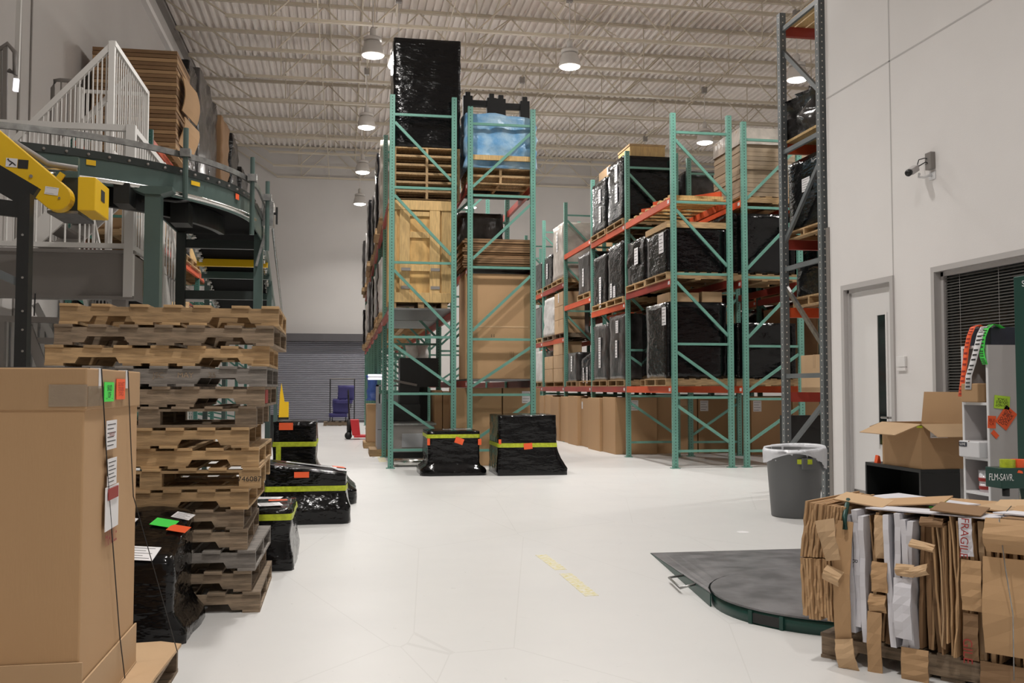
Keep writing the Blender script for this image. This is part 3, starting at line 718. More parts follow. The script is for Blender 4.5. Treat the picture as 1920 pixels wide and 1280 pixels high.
bl0, bz_ = at(698, 722, ysC[3]-.05)
W = Wrap(.3, .3, .6, 5, .09, r=.1)
o = link('blue_bag', W.mesh(8).mesh('blue_bag', 'bluebag', True), None, (C1x0-.02, ysC[3]-.22, 1.0)); tag(o, 'blue plastic bag hanging at the aisle upright below the tube lamp', 'bag')
# pallet jack
jx, jy = fl(662, 823)
t = thing('pallet_jack', 'red hand pallet jack with black handle parked in the aisle', 'pallet jack', (jx, jy, 0))
part('fork', MB().box(jx+.02, jx+.75, jy-.25, jy-.09, .05, .11), 'jackred', t, bevel=.008)
part('fork', MB().box(jx+.02, jx+.75, jy+.09, jy+.25, .05, .11), 'jackred', t, bevel=.008)
part('mast_body', MB().prism([(jx-.02, .1), (jx+.18, .1), (jx+.14, .5), (jx-.08, .5)], 'y', jy-.2, jy+.2), 'jackred', t, bevel=.01)
part('pump', MB().tube([(jx-.1, jy, .12), (jx-.1, jy, .5)], .06, 12), 'rubber', t, True)
part('handle', MB().tube([(jx-.1, jy, .5), (jx-.13, jy, 1.22)], .022, 8).tube([(jx-.13, jy-.14, 1.25), (jx-.13, jy+.14, 1.25), (jx-.13, jy+.1, 1.12), (jx-.13, jy-.1, 1.12), (jx-.13, jy-.14, 1.25)], .016, 6), 'rubber', t, True)
part('wheel', MB().tube([(jx-.12, jy-.16, .09), (jx-.12, jy-.04, .09)], .09, 16), 'rubber', t, True)
part('wheel', MB().tube([(jx-.12, jy+.04, .09), (jx-.12, jy+.16, .09)], .09, 16), 'rubber', t, True)
# blue chairs on a pallet by the roller door
hx, hy = fl(640, 797); hy = min(hy, YB-1.6)
hx = at(640, 790, hy)[0]
o = link('wooden_pallet', simple_pallet(1.1, 1.0, .13, 'wood_old'), None, (hx-.05, hy, 0)); tag(o, 'pallet under the stacked blue chairs by the roller door', 'pallet')
for k, (dx, dz, rx) in enumerate(((-.05, .13, 0), (.12, .60, .0))):
    t = thing('office_chair', ['dark blue upholstered chair lying lowest on the pallet by the roller door', 'dark blue upholstered chair stacked on top of the other blue chair'][k], 'chair', (hx+dx, hy-.1, dz))
    s_ = Wrap(.62, .5, .12, 3+k, .02, r=.1); link('seat', s_.mesh(5).mesh('seat', 'blue', True), t, (-.06, 0, .16))
    b_ = Wrap(.56, .14, .5, 9+k, .02, r=.06); link('backrest', b_.mesh(6).mesh('backrest', 'blue', True), t, (.03, -.05, .28))
    part('leg', MB().tube([(-.26, 0, 0), (-.26, 0, .17)], .02, 6), 'black', t, local=True); part('leg', MB().tube([(.2, 0, 0), (.2, 0, .17)], .02, 6), 'black', t, local=True)
t = thing('hand_cart', 'black hand cart frame behind the stacked blue chairs', 'cart', (hx, hy+.35, 0))
for s_ in (-.4, .45): part('upright', MB().tube([(hx+s_, hy+.62, .13), (hx+s_, hy+.62, 1.62)], .022, 6), 'black', t)
part('crossbar', MB().tube([(hx-.4, hy+.62, 1.62), (hx+.45, hy+.62, 1.62)], .018, 6), 'grey_steel', t)
part('foot', MB().box(hx-.45, hx+.5, hy+.55, hy+.95, 0, .13), 'black', t)
# yellow machine guard by the left aisle
yx0, yz1 = at(523, 748, 22); yx1, yz0 = at(541, 782, 22)
t = thing('yellow_guard', 'small yellow machine guard beside the roller door aisle', 'guard', ((yx0+yx1)/2, 22.1, 0))
part('shield', MB().prism([(yx0, yz0), (yx1, yz0), (yx1, yz1-.06), (yx1-.09, yz1-.06), (yx0+.05, yz1+.35), (yx0+.02, yz1+.1)], 'y', 22, 22.06), 'yellow', t)
part('stand', MB().box(yx0-.3, yx1, 22.06, 22.5, 0, yz0+.05), 'black', t)
# ================================================================ RIGHT ROW CONTENTS
def rl(label, bay, pos, lv, ztop, film='film', jut=.03, tags=(), **k):
    a, b = ((.10, 1.24), (1.36, 2.50))[pos]
    if isinstance(ztop, tuple): a, b, ztop = ztop
    z = LRb[bay][lv]
    return load(label, R1x0-jut, R1x1-.03, ysR[bay]+a, ysR[bay]+b, z, ztop, film, tags=tags, **k)
zA = at(1300, 567, YR+.15)[1]
rl('tall glossy black load on the first beam level behind the near upright', 0, 0, 0, zA, tags=((.9, .82, .2, .30),), jut=.06)
carton('tan carton lying on top of the tall glossy black load', R1x0+.02, R1x0+.55, YR+.2, YR+.8, zA+.01, zA+.17, 'card_l', tape=False)
carton('wide tan carton on the black load beside the smaller carton', R1x0+.6, R1x1-.1, YR+.2, YR+.9, zA+.01, zA+.19, 'card_l', tape=False)
rl('black wrapped load deep in the dark bay of the first beam level', 0, 1, 0, 2.75, jut=-.25)
rl('shiny black load with a wooden lid and large white label', 0, 0, 1, at(1300, 428, YR+.15)[1], tags=((.75, .70, .24, .34),), cap=.10, jut=.04)
rl('black wrapped load with ragged top and one label beside the lidded load', 0, 1, 1, 4.0, tags=((.55, .62, .22, .30),), amp=.035, topf=None, jut=.02)
zB = at(1210, 293, ysR[1]+.12)[1]
rl('big black load with two labels on the top beam under a wooden box', 1, 0, 2, zB, tags=((.6, .78, .19, .30), (.6, .46, .19, .36)), jut=.02)
q0 = at(1181, 268, ysR[1]+.2); q1 = at(1247, 292, ysR[1]+.2)
t = thing('wooden_box', 'low new wooden box on top of the big black load', 'box', ((q0[0]+q1[0])/2, ysR[1]+.6, zB))
part('box_body', MB().box(q0[0], q1[0], ysR[1]+.2, ysR[1]+1.0, zB+.008, zB+.25), 'wood_new', t, bevel=.004)
part('rim', MB().box(q0[0]-.01, q1[0]+.01, ysR[1]+.19, ysR[1]+1.01, zB+.22, zB+.255), 'wood', t)
rl('slimmer black load with two labels on the top beam in shadow of the big one', 1, 1, 2, zB-.14, tags=((.6, .70, .18, .28), (.62, .34, .16, .34)), jut=.02)
carton('tan carton on top of the slimmer black load', R1x0+.1, R1x0+.7, ysR[1]+1.45, ysR[1]+2.3, zB-.13, zB+.12, 'card_l', tag_=(.85, .6, .12, .16))
rl('black load with reddish goods showing through beside the crate wood', 1, 0, 1, 4.12, 'film', tags=((.45, .14, .16, .22), (.25, .18, .13, .28)), jut=.02)
rl('black load with two narrow labels on the second beam level', 1, 1, 1, 4.05, tags=((.55, .42, .17, .28), (.55, .10, .14, .34)), jut=.0)
rl('slim smoky black load with two labels on the lowest beam, nearer the orange beam', 1, 0, 0, 2.72, 'film_grey', tags=((.55, .82, .18, .24), (.5, .48, .14, .34)), jut=0, pm='wood')
rl('slim smoky black load with two labels on the lowest beam, farther along', 1, 1, 0, 2.60, 'film_grey', tags=((.5, .66, .18, .28), (.5, .38, .16, .34)), jut=0)
rl('black wrapped load with one long label above the low smoky bundles', 2, 0, 1, 4.28, 'film_grey', tags=((.45, .42, .13, .40),), jut=0)
load('low black bundle with two white slips on the lowest beam', R1x0+.05, R1x1, ysR[2]+.15, ysR[2]+1.25, LR1, 1.98, 'film', tags=((.3, .25, .09, .34), (.6, .25, .09, .36)), topf=lambda u, v: .56-.2*v)
load('grey film wrapped bundle with a long label on the lowest beam', R1x0+.02, R1x1, ysR[2]+1.45, ysR[2]+2.45, LR1, 2.12, 'film_grey', tags=((.5, .62, .13, .36),))
load('tall clear wrapped stack of white cartons on the far upper beam', R1x0-.02, R1x1-.2, ysR[3]+.1, ysR[3]+1.3, LRb[3][2], 5.35, 'film_clear', amp=.03, tags=((.5, .7, .12, .5),))
load('small black load with a label beside the tall clear wrapped stack', R1x0, R1x1-.2, ysR[3]+1.4, ysR[3]+2.45, LRb[3][2], 4.75, 'film', tags=((.4, .5, .16, .40),))
load('white film wrapped cartons on the second beam of the far bay', R1x0-.02, R1x1-.1, ysR[3]+1.2, ysR[3]+2.45, LRb[3][1], 3.62, 'film_white', amp=.03, pm='wood_old')
G = 'small cartons stacked on the far bay pallets'
for r_ in range(3):
    z0 = LRb[3][1]+.125+r_*.34
    carton(['bottom', 'middle', 'top'][r_]+' small tan carton stacked beside the white film wrapped cartons', R1x0+.0, R1x0+.55, ysR[3]+.14, ysR[3]+1.1, z0, z0+.335, 'card_l', group=G, tag_=(.5, .6, .10, .22) if r_ == 2 else None)
o = link('wooden_pallet', simple_pallet(1.0, 1.05, .125, 'wood_old'), None, ((R1x0+R1x1)/2, ysR[3]+.62, LRb[3][1])); tag(o, 'pallet under the three small cartons on the second beam', 'pallet')
for r_ in range(3):
    for q_ in range(2):
        if r_ == 2 and q_ == 1: continue
        z0 = LR1+.125+r_*.33
        carton(['bottom', 'middle', 'top'][r_]+' small tan carton of the '+('near', 'far')[q_]+' column on the lowest beam of the far bay', R1x0+.0, R1x0+.5, ysR[3]+.25+q_*1.1, ysR[3]+1.25+q_*1.1, z0, z0+.325, 'card_l', group='small cartons on the lowest beam of the far bay')
o = link('wooden_pallet', simple_pallet(1.0, 2.2, .125, 'wood'), None, ((R1x0+R1x1)/2, ysR[3]+1.3, LR1)); tag(o, 'long pallet under the small cartons on the lowest beam', 'pallet')
for lv, zt in ((0, 2.3), (1, 3.5), (2, 4.7)):
    for q_, (bay, ya, yb, dz) in enumerate(((4, .12, 1.25, 0), (4, 1.35, 2.5, -.1), (5, .2, 1.4, -.2))):
        f_ = (['film_white', 'film_grey', 'film'], ['film_clear', 'film', 'film_grey'], ['film', 'film_white', 'film_clear'])[q_][lv]
        load('dim '+FN[f_]+' load, '+ORD[q_]+' beyond the small cartons, on the '+['lowest', 'second', 'top'][lv]+' beam', R1x0, R1x1, ysR[bay]+ya, ysR[bay]+yb, LRb[bay][lv], zt+dz, f_, 'loads in the farthest bays of the right row')
# wood deck boards / orange cross beams inside the near bay of the top level
t = thing('deck_boards', 'pale loose timber boards laid across the top beams of the near bay', 'timber', ((R1x0+R1x1)/2, YR+.6, 4.42))
for k in range(7):
    y = YR+.2+k*.34; part('board', MB().box(R1x0-.01, R1x1+.02, y, y+.13, 4.42, 4.45), 'wood_new', t)
for k in range(2):
    y = YR+.35+k*.5; part('board', MB().box(R1x0+.1, R1x1, y, y+.09, 4.45, 4.53), 'wood_new', t)
for k, (y, z) in enumerate(((YR+.3, 4.57), (YR+1.2, 4.57))):
    single('spare_beam', MB().bar((R1x0+.2, y+1.2-k*.2, z+.01), (R1x1-.02, y+.1, z+.01), .05, .09), 'orange', ['loose orange rack beam lying on the boards at the top level', 'second loose orange rack beam lying on the boards farther back'][k], 'rack beam')
# tall cartons on the floor under the first beams
bx, by = fl(1154, 852)
bt = at(1154, 742, by)[1]
ybs = [by+.0, by+.96, by+1.95, by+2.93, by+3.9, by+4.9, by+5.9, by+6.9, by+7.9]
tl = ['tall tan carton with a square label at the corner of the floor row', 'second tall tan carton of the floor row, its side torn at the foot', 'third tall tan carton of the floor row', 'fourth tall tan carton of the floor row', 'fifth tall tan carton of the floor row', 'sixth tall tan carton of the floor row', 'seventh tall tan carton of the floor row', 'eighth tall tan carton of the floor row']
for k in range(8):
    jx_ = (0, -.06, .03, -.05, .0, -.04, .02, 0)[k]
    carton(tl[k], bx+jx_, bx+.86, ybs[k]+.015, ybs[k+1]-.015, .0, bt-.03-(k % 3)*.02, 'card', name='tall_carton', tape=False, front=(.45, .86, .17, .20) if k == 0 else None, tag_=(.12, .85, .1, .16) if k == 2 else None)
fxs = [bx+.88+.86*k for k in range(5)]
fl_ = ['tall tan carton with two pale patches behind the near bay', 'tall tan carton with a white label behind the near bay', 'tall tan carton behind the paired uprights', 'tall tan carton behind the second rack row', 'tall tan carton at the end behind the second rack row']
for k in range(5):
    c_ = carton(fl_[k], fxs[k], fxs[k]+.84, by+.1-(0 if k < 2 else .6), by+1.0, .0, bt-.02, 'card', name='tall_carton', tape=False, front=(.15, .84, .17, .21) if k in (1, 2) else None)
    if k == 0: sticker('pale_patch', (fxs[0]+.5, by+.1, bt-.14), (1,0,0), (0,0,1), .24, .12, 'card_l', c_); sticker('pale_patch', (fxs[0]+.5, by+.1, bt-.3), (1,0,0), (0,0,1), .24, .15, 'card_l', c_)
# second right row
s0 = at(1386, 380, YR+.3)[0]
t = thing('board_stack', 'tall stack of pale boards in clear shrink wrap on the top beam', 'pallet load', (s0+.65, YR+.9, 4.42))
link('pallet', simple_pallet(1.24, 1.2, .13, 'wood'), t)
z = .13; zt = at(1430, 243, YR+.3)[1]-4.42
nb = 15
for k in range(nb):
    h = (zt-.13)/nb
    part('board_layer', MB().box(-.62+random.uniform(-.012,.012), .62+random.uniform(-.012,.012), -.58+random.uniform(-.012,.012), .6, z, z+h*.93), 'board', t, local=True); z += h
part('film_wrap', Wrap(1.27, 1.22, .3, 4, .02, r=.02).band(0, .28, .0), 'film_clear', t, True, True).location = (0, 0, zt-.26)
load('black wrapped load on the middle beam of the second right row', R2x0-.12, R2x1-.02, YR+.15, YR+1.3, 3.08, at(1440, 402, YR+.2)[1], 'film')
load('low black wrapped load on the first beam of the second right row', R2x0-.05, R2x1-.02, YR+.15, YR+1.3, LR1, at(1440, 606, YR+.2)[1], 'film', amp=.03)
for bay in range(1, 4):
    for k in range(3):
        f_ = ('film', 'card', 'film', 'film_grey')[(bay+k) % 4]
        load(FN[f_]+' load on the '+['first', 'middle', 'top'][k]+' beam of the second right row, '+ORD[bay]+' bay', R2x0, R2x1, ysR[bay]+.1, ysR[bay]+2.3, (LR1, 3.08, 4.42)[k], (2.9, 4.2, 5.5)[k], f_, 'back loads of the second right row')
# third row, seen only through the others
R3x0, R3x1 = R2x1+.75, R2x1+1.8
ys3 = [YR+.9+2.62*k for k in range(5)]
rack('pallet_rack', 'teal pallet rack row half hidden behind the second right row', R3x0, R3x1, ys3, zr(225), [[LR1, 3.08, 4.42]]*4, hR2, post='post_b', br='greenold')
for bay in range(4):
    for k in range(4):
        if k == 0 and bay < 2: continue          # the tall cartons stand there
        f_ = ('film', 'film_grey', 'card_d', 'film', 'film')[(bay+2*k) % 5]
        load(FN[f_]+' load on the '+['floor', 'first beam', 'middle beam', 'top beam'][k]+' of the half hidden third row, '+ORD[bay]+' bay', R3x0, R3x1, ys3[bay]+.12, ys3[bay]+2.4, (0, LR1, 3.08, 4.42)[k], (1.1, 2.85, 4.2, 5.4)[k], f_, 'loads of the third right row')
# ---- grey rack at the end of the office wall: frame along the depth, beams to the right
gY0 = atX(1547, 600, XW)[0]+.02; gY1 = atX(1472, 600, XW)[0]
gH = atX(1472, 20, XW)[1]; gx = XW+.0
t = thing('pallet_rack', 'dark grey pallet rack with orange beams at the end of the office wall', 'rack', (gx+1.2, (gY0+gY1)/2, 0))
L0 = t.location
pm_ = MB().box(-.04, .04, -.045, .045, 0, gH).mesh('upright_post', 'post_g')
for xx in (gx, gx+2.5):
    for yy in (gY0, gY1): link('upright_post', pm_, t, (xx-L0.x, yy-L0.y, 0))
    zs = [atX(1472, v, XW)[1] for v in (52, 285, 505, 705)]
    for z in zs: part('brace', MB().bar((xx, gY0, z), (xx, gY1, z), .035, .055), 'grey_rack', t)
    def zz_(px_, py_): return atX(px_, py_, XW)[1]
    for (za, zb, m_) in ((zz_(1545, 170), zz_(1472, 90), 'grey_rack'), (zz_(1545, 290), zz_(1472, 455), 'grey_rack'), (zz_(1545, 655), zz_(1472, 535), 'galv'), (zz_(1545, 750), zz_(1485, 845), 'grey_rack')):
        part('brace', MB().bar((xx+.01, gY0, za), (xx+.01, gY1, zb), .035, .055), m_, t)
gl = [zz_(1472, 45), zz_(1472, 268), zz_(1545, 392)-.2, zz_(1472, 577), zz_(1472, 735)]
for i, z in enumerate(gl):
    for yy in (gY0, gY1): part('beam', MB().box(gx+.04, gx+2.46, yy-.03, yy+.03, z-.12, z), 'red' if (i+(yy == gY1)) % 2 else 'orange', t)
for i, z in enumerate(gl[:2]):
    s_ = thing('shelf_boards', ['pale boards laid over the top beams of the grey rack', 'pale boards laid over the second beams of the grey rack'][i], 'timber', (gx+1.2, (gY0+gY1)/2, z))
    for k in range(3): part('board', MB().box(gx+.03+k*.15, gx+.16+k*.15, gY0-.0, gY1+.05, z, z+.03), 'wood_new', s_)
load('ragged black film bundle on the boards of the grey rack', gx+.04, gx+1.0, gY0+.15, gY1+.2, gl[1]+.03, gl[1]+.52, 'film_grey', pm=None, amp=.12, r=.12, ph=0)
load('black load with a white label on the third beams of the grey rack', gx+.08, gx+1.2, gY0+.12, gY1+.1, gl[2], gl[1]-.25, 'film', tags=((.55, .6, .2, .16),), ph=.1)
load('second black load on the third beams of the grey rack', gx+1.3, gx+2.4, gY0+.12, gY1+.1, gl[2], gl[1]-.2, 'film', ph=.1)
load('dark wrapped load on the fourth beams of the grey rack', gx+.1, gx+1.2, gY0+.15, gY1-.05, gl[3], gl[2]-.3, 'film', ph=.12)
c_ = carton('tan carton on the lowest beams of the grey rack', gx+.15, gx+.75, gY0+.2, gY1-.1, gl[4], gl[4]+.45, 'card_l', front=(.6, .6, .12, .16))
single('black_screen', MB().box(gx+.1, gx+1.2, gY1+.35, gY1+.40, 0, .95), 'black', 'plain black panel standing on the floor behind the grey rack', 'panel')
# ================================================================ FLOOR LOADS (black film, lime tape)
def floor_load(label, x0, x1, y0, y1, h, seed, skirt, tape=None, topf=None, stickers=(), rz=0, papers=(), amp=.014, follow=False, vert_tape=None):
    t = thing('wrapped_pallet_load', label, 'pallet load', ((x0+x1)/2, (y0+y1)/2, 0), rz)
    W = Wrap(x1-x0, y1-y0, h, seed, amp, r=.035, n=10, skirt=skirt, topf=topf)
    link('film_wrap', W.mesh(18).mesh('film_wrap', 'film', True), t)
    if tape: part('tape_band', W.band(tape[0], tape[1], .005, follow), 'tape', t, True, True)
    wx, wy = (x0+x1)/2, (y0+y1)/2
    for (face, u, z, a, b, m, tilt) in stickers:
        c, s = math.cos(tilt), math.sin(tilt)
        if face == 'f':
            sticker('handling_sticker', (x0+u*(x1-x0), y0-.016, z), (c,0,s), (-s,0,c), a, b, m, t)
        else:
            sticker('handling_sticker', (x1+.016, y0+u*(y1-y0), z), (0,c,s), (0,-s,c), a, b, m, t)
    for (u, v, a, b, m, rot) in papers:
        px_, py_ = x0+u*(x1-x0), y0+v*(y1-y0)
        zt = W.top(px_-wx, py_-wy)
        e = .01; gx_ = (W.top(px_-wx+e, py_-wy)-zt)/e; gy_ = (W.top(px_-wx, py_-wy+e)-zt)/e
        xd = Vector((1, 0, gx_)).normalized(); yd = Vector((0, 1, gy_)).normalized()
        c, s = math.cos(rot), math.sin(rot)
        sticker('paper_label', (px_, py_, zt+.012), xd*c+yd*s, yd*c-xd*s, a, b, m, t, bars=5 if m == 'paper' else 0, lift=.005)
    return t
# A and B in front of the central rack
a0x, a0y = fl(787, 893); a1x, _ = fl(920, 893)
floor_load('low black wrapped load with lime tape round its top edge and orange sticker', a0x+.12, a1x-.12, a0y+.10, a0y+1.0, at(850, 808, a0y+.15)[1], 21, (.10, .10, .17), tape=(at(850, 821, a0y+.1)[1], at(850, 814, a0y+.1)[1]),
    stickers=(('f', .60, at(868, 826, a0y+.1)[1], .13, .09, 'st_orange', -.35), ('f', .99, at(910, 828, a0y+.1)[1], .05, .09, 'st_orange', 0), ('f', .02, at(797, 828, a0y+.1)[1], .04, .10, 'st_orange', 0)),
    papers=((.42, .35, .14, .1, 'paper', .2), (.72, .4, .26, .14, 'paper', .1)))
b0x, b0y = fl(925, 893); b1x, _ = fl(1065, 893)
hB = at(990, 778, b0y+.15)[1]
floor_load('boxy black wrapped load with a diagonal shine and lime tape at mid height', at(934, 860, b0y+.1)[0], at(1043, 860, b0y+.1)[0], b0y+.06, b0y+1.0, hB, 22, (.17, .10, .50, (1, .08, .5, .06)), tape=(at(990, 838, b0y+.1)[1], at(990, 830, b0y+.1)[1]),
    stickers=(('f', .50, at(992, 836, b0y+.06)[1], .13, .09, 'st_orange', .1), ('f', .02, at(934, 828, b0y+.06)[1], .04, .07, 'st_orange', 0)))
# left group behind the pallet stack
dx1, dy = fl(655, 982)
dtop = at(648, 892, dy+.1)[1]
floor_load('long black wrapped load with a sloping top and two orange stickers', dx1-.80, dx1-.03, dy+.07, dy+.80, dtop, 31, (.06, .15, .32, (.6, .3, .3, 1)), tape=(at(600, 922, dy)[1], at(600, 912, dy)[1]), topf=lambda u, v: dtop+.10*(.5-u)+.02,
    stickers=(('f', .45, at(550, 891, dy)[1], .14, .055, 'st_orange', 0),), papers=((.93, .35, .12, .22, 'paper', .3), (.9, .75, .12, .12, 'st_orange', .2), (.55, .6, .5, .10, 'paper', -.05)))
cy = 12.5; cxr = at(592, 830, cy)[0]
floor_load('square black wrapped load with crossed lime tape and an orange sticker', cxr-.52, cxr, cy, cy+.9, at(560, 791, cy)[1], 32, (.26, .08, .40, (1, .3, .3, .4)), tape=(at(560, 837, cy)[1], at(560, 828, cy)[1]),
    stickers=(('f', .30, at(538, 799, cy)[1], .17, .09, 'st_orange', 0), ('f', .13, at(524, 852, cy)[1], .06, .22, 'tape', 0)))
fx1, fy = fl(670, 945)
floor_load('low dark wrapped load poking out past the sloping one', fx1-1.0, fx1-.13, fy+.08, fy+.95, at(655, 888, fy+.1)[1], 33, (.12, .15, .30))
ex1, ey = fl(545, 1070)
etop = at(545, 957, ey)[1]
floor_load('small black wrapped load with lime tape and shipping papers on top', ex1-.85, ex1, ey+.02, ey+.85, etop, 34, (.02, .1, .2), tape=(at(530, 976, ey)[1], at(530, 964, ey)[1]),
    papers=((.80, .30, .17, .20, 'paper', .2), (.85, .62, .14, .07, 'st_orange', .1), (.72, .82, .26, .14, 'paper', -.1)))
# near glossy black load with sloping top
gx1, gy0 = fl(321, 1212); gx2, gy1 = fl(392, 1150)
gtop = at(321, 1056, gy0+.02)[1]; gback = at(275, 950, gy0+.7)[1]
def gt(u, v): return gtop+(gback-gtop)*min(1, max(0, (v+.5)*1.15))-.03*max(0, u)*(v+.5)
floor_load('nearest glossy black wrapped load with sloping top beside the tan carton', gx1-.95, gx1, gy0+.02, gy0+.68, gback, 35, (.07, .06, .20, (1, .2, 0, .1)), topf=gt, amp=.02,
    papers=((.80, .12, .20, .14, 'paper', -.15), (.88, .60, .13, .085, 'st_green', -.35), (.97, .72, .11, .07, 'paper', -.4), (.97, .50, .11, .07, 'st_orange', -.35), (.60, .62, .22, .13, 'paper', -.25)))
# ================================================================ STACK OF EMPTY PALLETS
NOTCH = {}
def pallet_meshes(L, W, m, block):
    key = (round(L, 2), round(W, 2), m, block)
    if key in NOTCH: return NOTCH[key]
    sh = .088
    if not block:
        a = [(-L/2, 0), (-L/2+.16, 0), (-L/2+.18, .035), (-L/2+.38, .035), (-L/2+.40, 0), (L/2-.40, 0), (L/2-.38, .035), (L/2-.18, .035), (L/2-.16, 0), (L/2, 0), (L/2, sh), (-L/2, sh)]
        st = MB().prism(a, 'y', -.019, .019).mesh('stringer', m)
    else:
        st = MB().box(-.06, .06, -.045, .045, 0, sh).mesh('block', m)
    tb = MB().box(-.05, .05, -W/2-.012, W/2+.012, 0, .016).mesh('deck_board', m)
    bb = MB().box(-.05, .05, -W/2-.010, W/2+.010, 0, .015).mesh('bottom_board', m)
    sl_ = MB().box(-L/2, L/2, -.045, .045, 0, .016).mesh('runner_board', m)
    NOTCH[key] = (st, tb, bb, sl_); return NOTCH[key]
def full_pallet(label, loc, rz, L=1.22, W=1.02, m='wood', block=False, h=.122, group=None):
    t = thing('wooden_pallet', label, 'pallet', loc, rz, group)
    st, tb, bb, rb = pallet_meshes(L, W, m, block)
    z = .015
    if not block:
        for y in (-W/2+.019, 0, W/2-.019): link('stringer', st, t, (0, y, z))
    else:
        for y in (-W/2+.045, 0, W/2-.045):
            for x in (-L/2+.06, 0, L/2-.06): link('block', st, t, (x, y, z))
            link('runner_board', rb, t, (0, y, z+.088-.0))
            link('runner_board', rb, t, (0, y, 0))
        z += .016
    nb = 7
    for k in range(nb):
        x = -L/2+.05+k*(L-.1)/(nb-1)+(random.uniform(-.02, .02) if 0 < k < nb-1 else 0)
        link('deck_board', tb, t, (x, 0, z+.088))
    if not block:
        for k in range(5):
            x = (-L/2+.05, -.15, .0, .15, L/2-.05)[k]; link('bottom_board', bb, t, (x, 0, 0))
    return t
# tops and right front corner in pixels, from the topmost down
rows = [(575, 520, 'wood', 0), (617, 516, 'wood_old', 0), (650, 502, 'wood', 0), (690, 500, 'wood_grey', 0), (729, 496, 'wood_old', 0), (766, 480, 'wood_old', 1), (805, 465, 'wood', 0), (845, 485, 'wood', 0),
        (881, 485, 'wood', 1), (921, 468, 'wood', 0), (962, 455, 'wood_old', 0), (996, 460, 'wood_old', 0), (1037, 481, 'wood_grey', 0), (1075, 472, 'wood_old', 0), (1107, 487, 'wood_old', 0)]
desc = ['topmost pallet of the tall stack, with a split front rail', 'dark brown second pallet from the top of the tall stack', 'pale third pallet from the top, jutting out of the stack', 'weathered grey fourth pallet of the tall stack with stamped rail', 'fifth pallet from the top of the tall stack, with a red block end',
        'sixth pallet from the top of the tall stack, on blocks', 'seventh pallet from the top of the tall stack', 'eighth pallet from the top of the tall stack', 'pale block pallet in mid stack with a stamped number', 'clean yellowish pallet below the stamped block pallet',
        'fifth pallet up from the floor in the tall stack', 'fourth pallet up from the floor in the tall stack', 'third pallet up from the floor in the tall stack', 'second pallet up from the floor in the tall stack', 'bottom pallet of the tall stack, on the floor']
pY = fl(487, 1146)[1]
n = len(rows); z = 0; ZT = at(400, 572, pY)[1]; step = ZT/n
for i in range(n-1, -1, -1):
    top, rx, m, blk = rows[i]
    xr = at(rx, top+20, pY)[0]; L = (1.22, 1.22, 1.24, 1.22, 1.2, 1.2, 1.2, 1.22, 1.22, 1.2, 1.2, 1.2, 1.2, 1.2, 1.2)[i]
    sc = step/.122
    t = full_pallet(desc[i], (xr-L/2, pY+.51+random.uniform(-.015, .015), z), random.uniform(-.02, .02), L, 1.02, m, bool(blk))
    t.scale = (1, 1, sc*(.122/.135 if blk else 1)*.995*(.122/.119))
    if i == 8: text('746087', .045, (L/2-.06, -.512, .06), (1,0,0), (0,0,1), 'ink', None).parent = t
    if i == 3:
        for q_, (s_, x_) in enumerate((('JSC', .0), ('MAY', .15), ('25', .30))): text(s_, .045, (x_, -.512, .065), (1,0,0), (0,0,1), 'wood_old', None).parent = t
    if i == 4: part('red_block', MB().box(L/2-.012, L/2+.004, -.48, -.3, .02, .10), 'ink_red', t, local=True)
    z += step
# ================================================================ LARGE NEAR CARTON
fx, fyy = fl(249, 1238, .15)
XB = fx; nyy = atX(160, 690, XB)[0]
bz1 = atX(205, 693, XB)[1]; BW = 1.35
t = thing('large_carton', 'large tan carton with a lid, string ties and fragile stickers, nearest on the left', 'box', (XB-BW/2, (nyy+fyy)/2, .14))
part('carton_body', MB().box(XB-BW, XB, nyy, fyy, .14, bz1-.02), 'card', t, bevel=.006)
lidz = atX(160, 769, XB)[1]
part('lid', MB().box(XB-BW-.008, XB+.008, nyy-.008, fyy+.008, lidz, bz1), 'card', t, bevel=.005)
part('bottom_tray', MB().box(XB-BW-.01, XB+.012, nyy-.012, fyy+.012, .14, .145).box(XB+.003, XB+.010, nyy-.012, fyy+.012, .14, atX(240, 1180, XB)[1]).box(XB-BW-.01, XB+.012, nyy-.012, nyy-.004, .14, .38), 'card_l', t)
def onside(px_, py_): y, z = atX(px_, py_, XB+.009); return (XB+.0095, y, z)
SX, SY = (0, 1, 0), (0, 0, 1)     # the aisle face looks to +X
def side_sticker(nm, x0, y0, x1, y1, m, **k):
    p = onside(x0, y0); q = onside(x1, y1); ym = (p[1]+q[1])/2
    return sticker(nm, (XB+.0095, ym, (p[2]+q[2])/2), SX, SY, abs(q[1]-p[1]), abs(q[2]-p[2]), m, t, **k)
side_sticker('green_sticker', 194, 716, 211, 752, 'st_green', lines='SKID\n_ OF _', size=.03, sx=1.2)
side_sticker('orange_sticker', 217, 710, 232, 748, 'st_orange', lines='DO NOT\nDOUBLE\nSTACK', size=.022, ink='ink_red', sx=1.2)
side_sticker('fragile_label', 198, 789, 216, 839, 'paper', lines='FRAGILE', size=.022, ink='ink_red', bars=6)
side_sticker('shipping_label', 200, 861, 216, 905, 'paper', bars=6)
side_sticker('document_pouch', 196, 915, 219, 983, 'paper', bars=0)
side_sticker('pouch_band', 199, 917, 217, 930, 'ink_red', lift=.008)
p = onside(207, 1004); text('FRAGILE', .095, (p[0]+.001, p[1], p[2]), SX, SY, 'ink_red', t, sx=.52)
tp0 = at(93, 740, nyy); tp1 = at(160, 735, nyy)
part('clear_tape', MB().box(tp0[0], XB+.010, nyy-.012, nyy-.0085, tp0[1]-.04, tp0[1]+.035).box(XB+.0085, XB+.0115, nyy, nyy+.2, tp0[1]-.04, tp0[1]+.03), 'clear_tape', t)
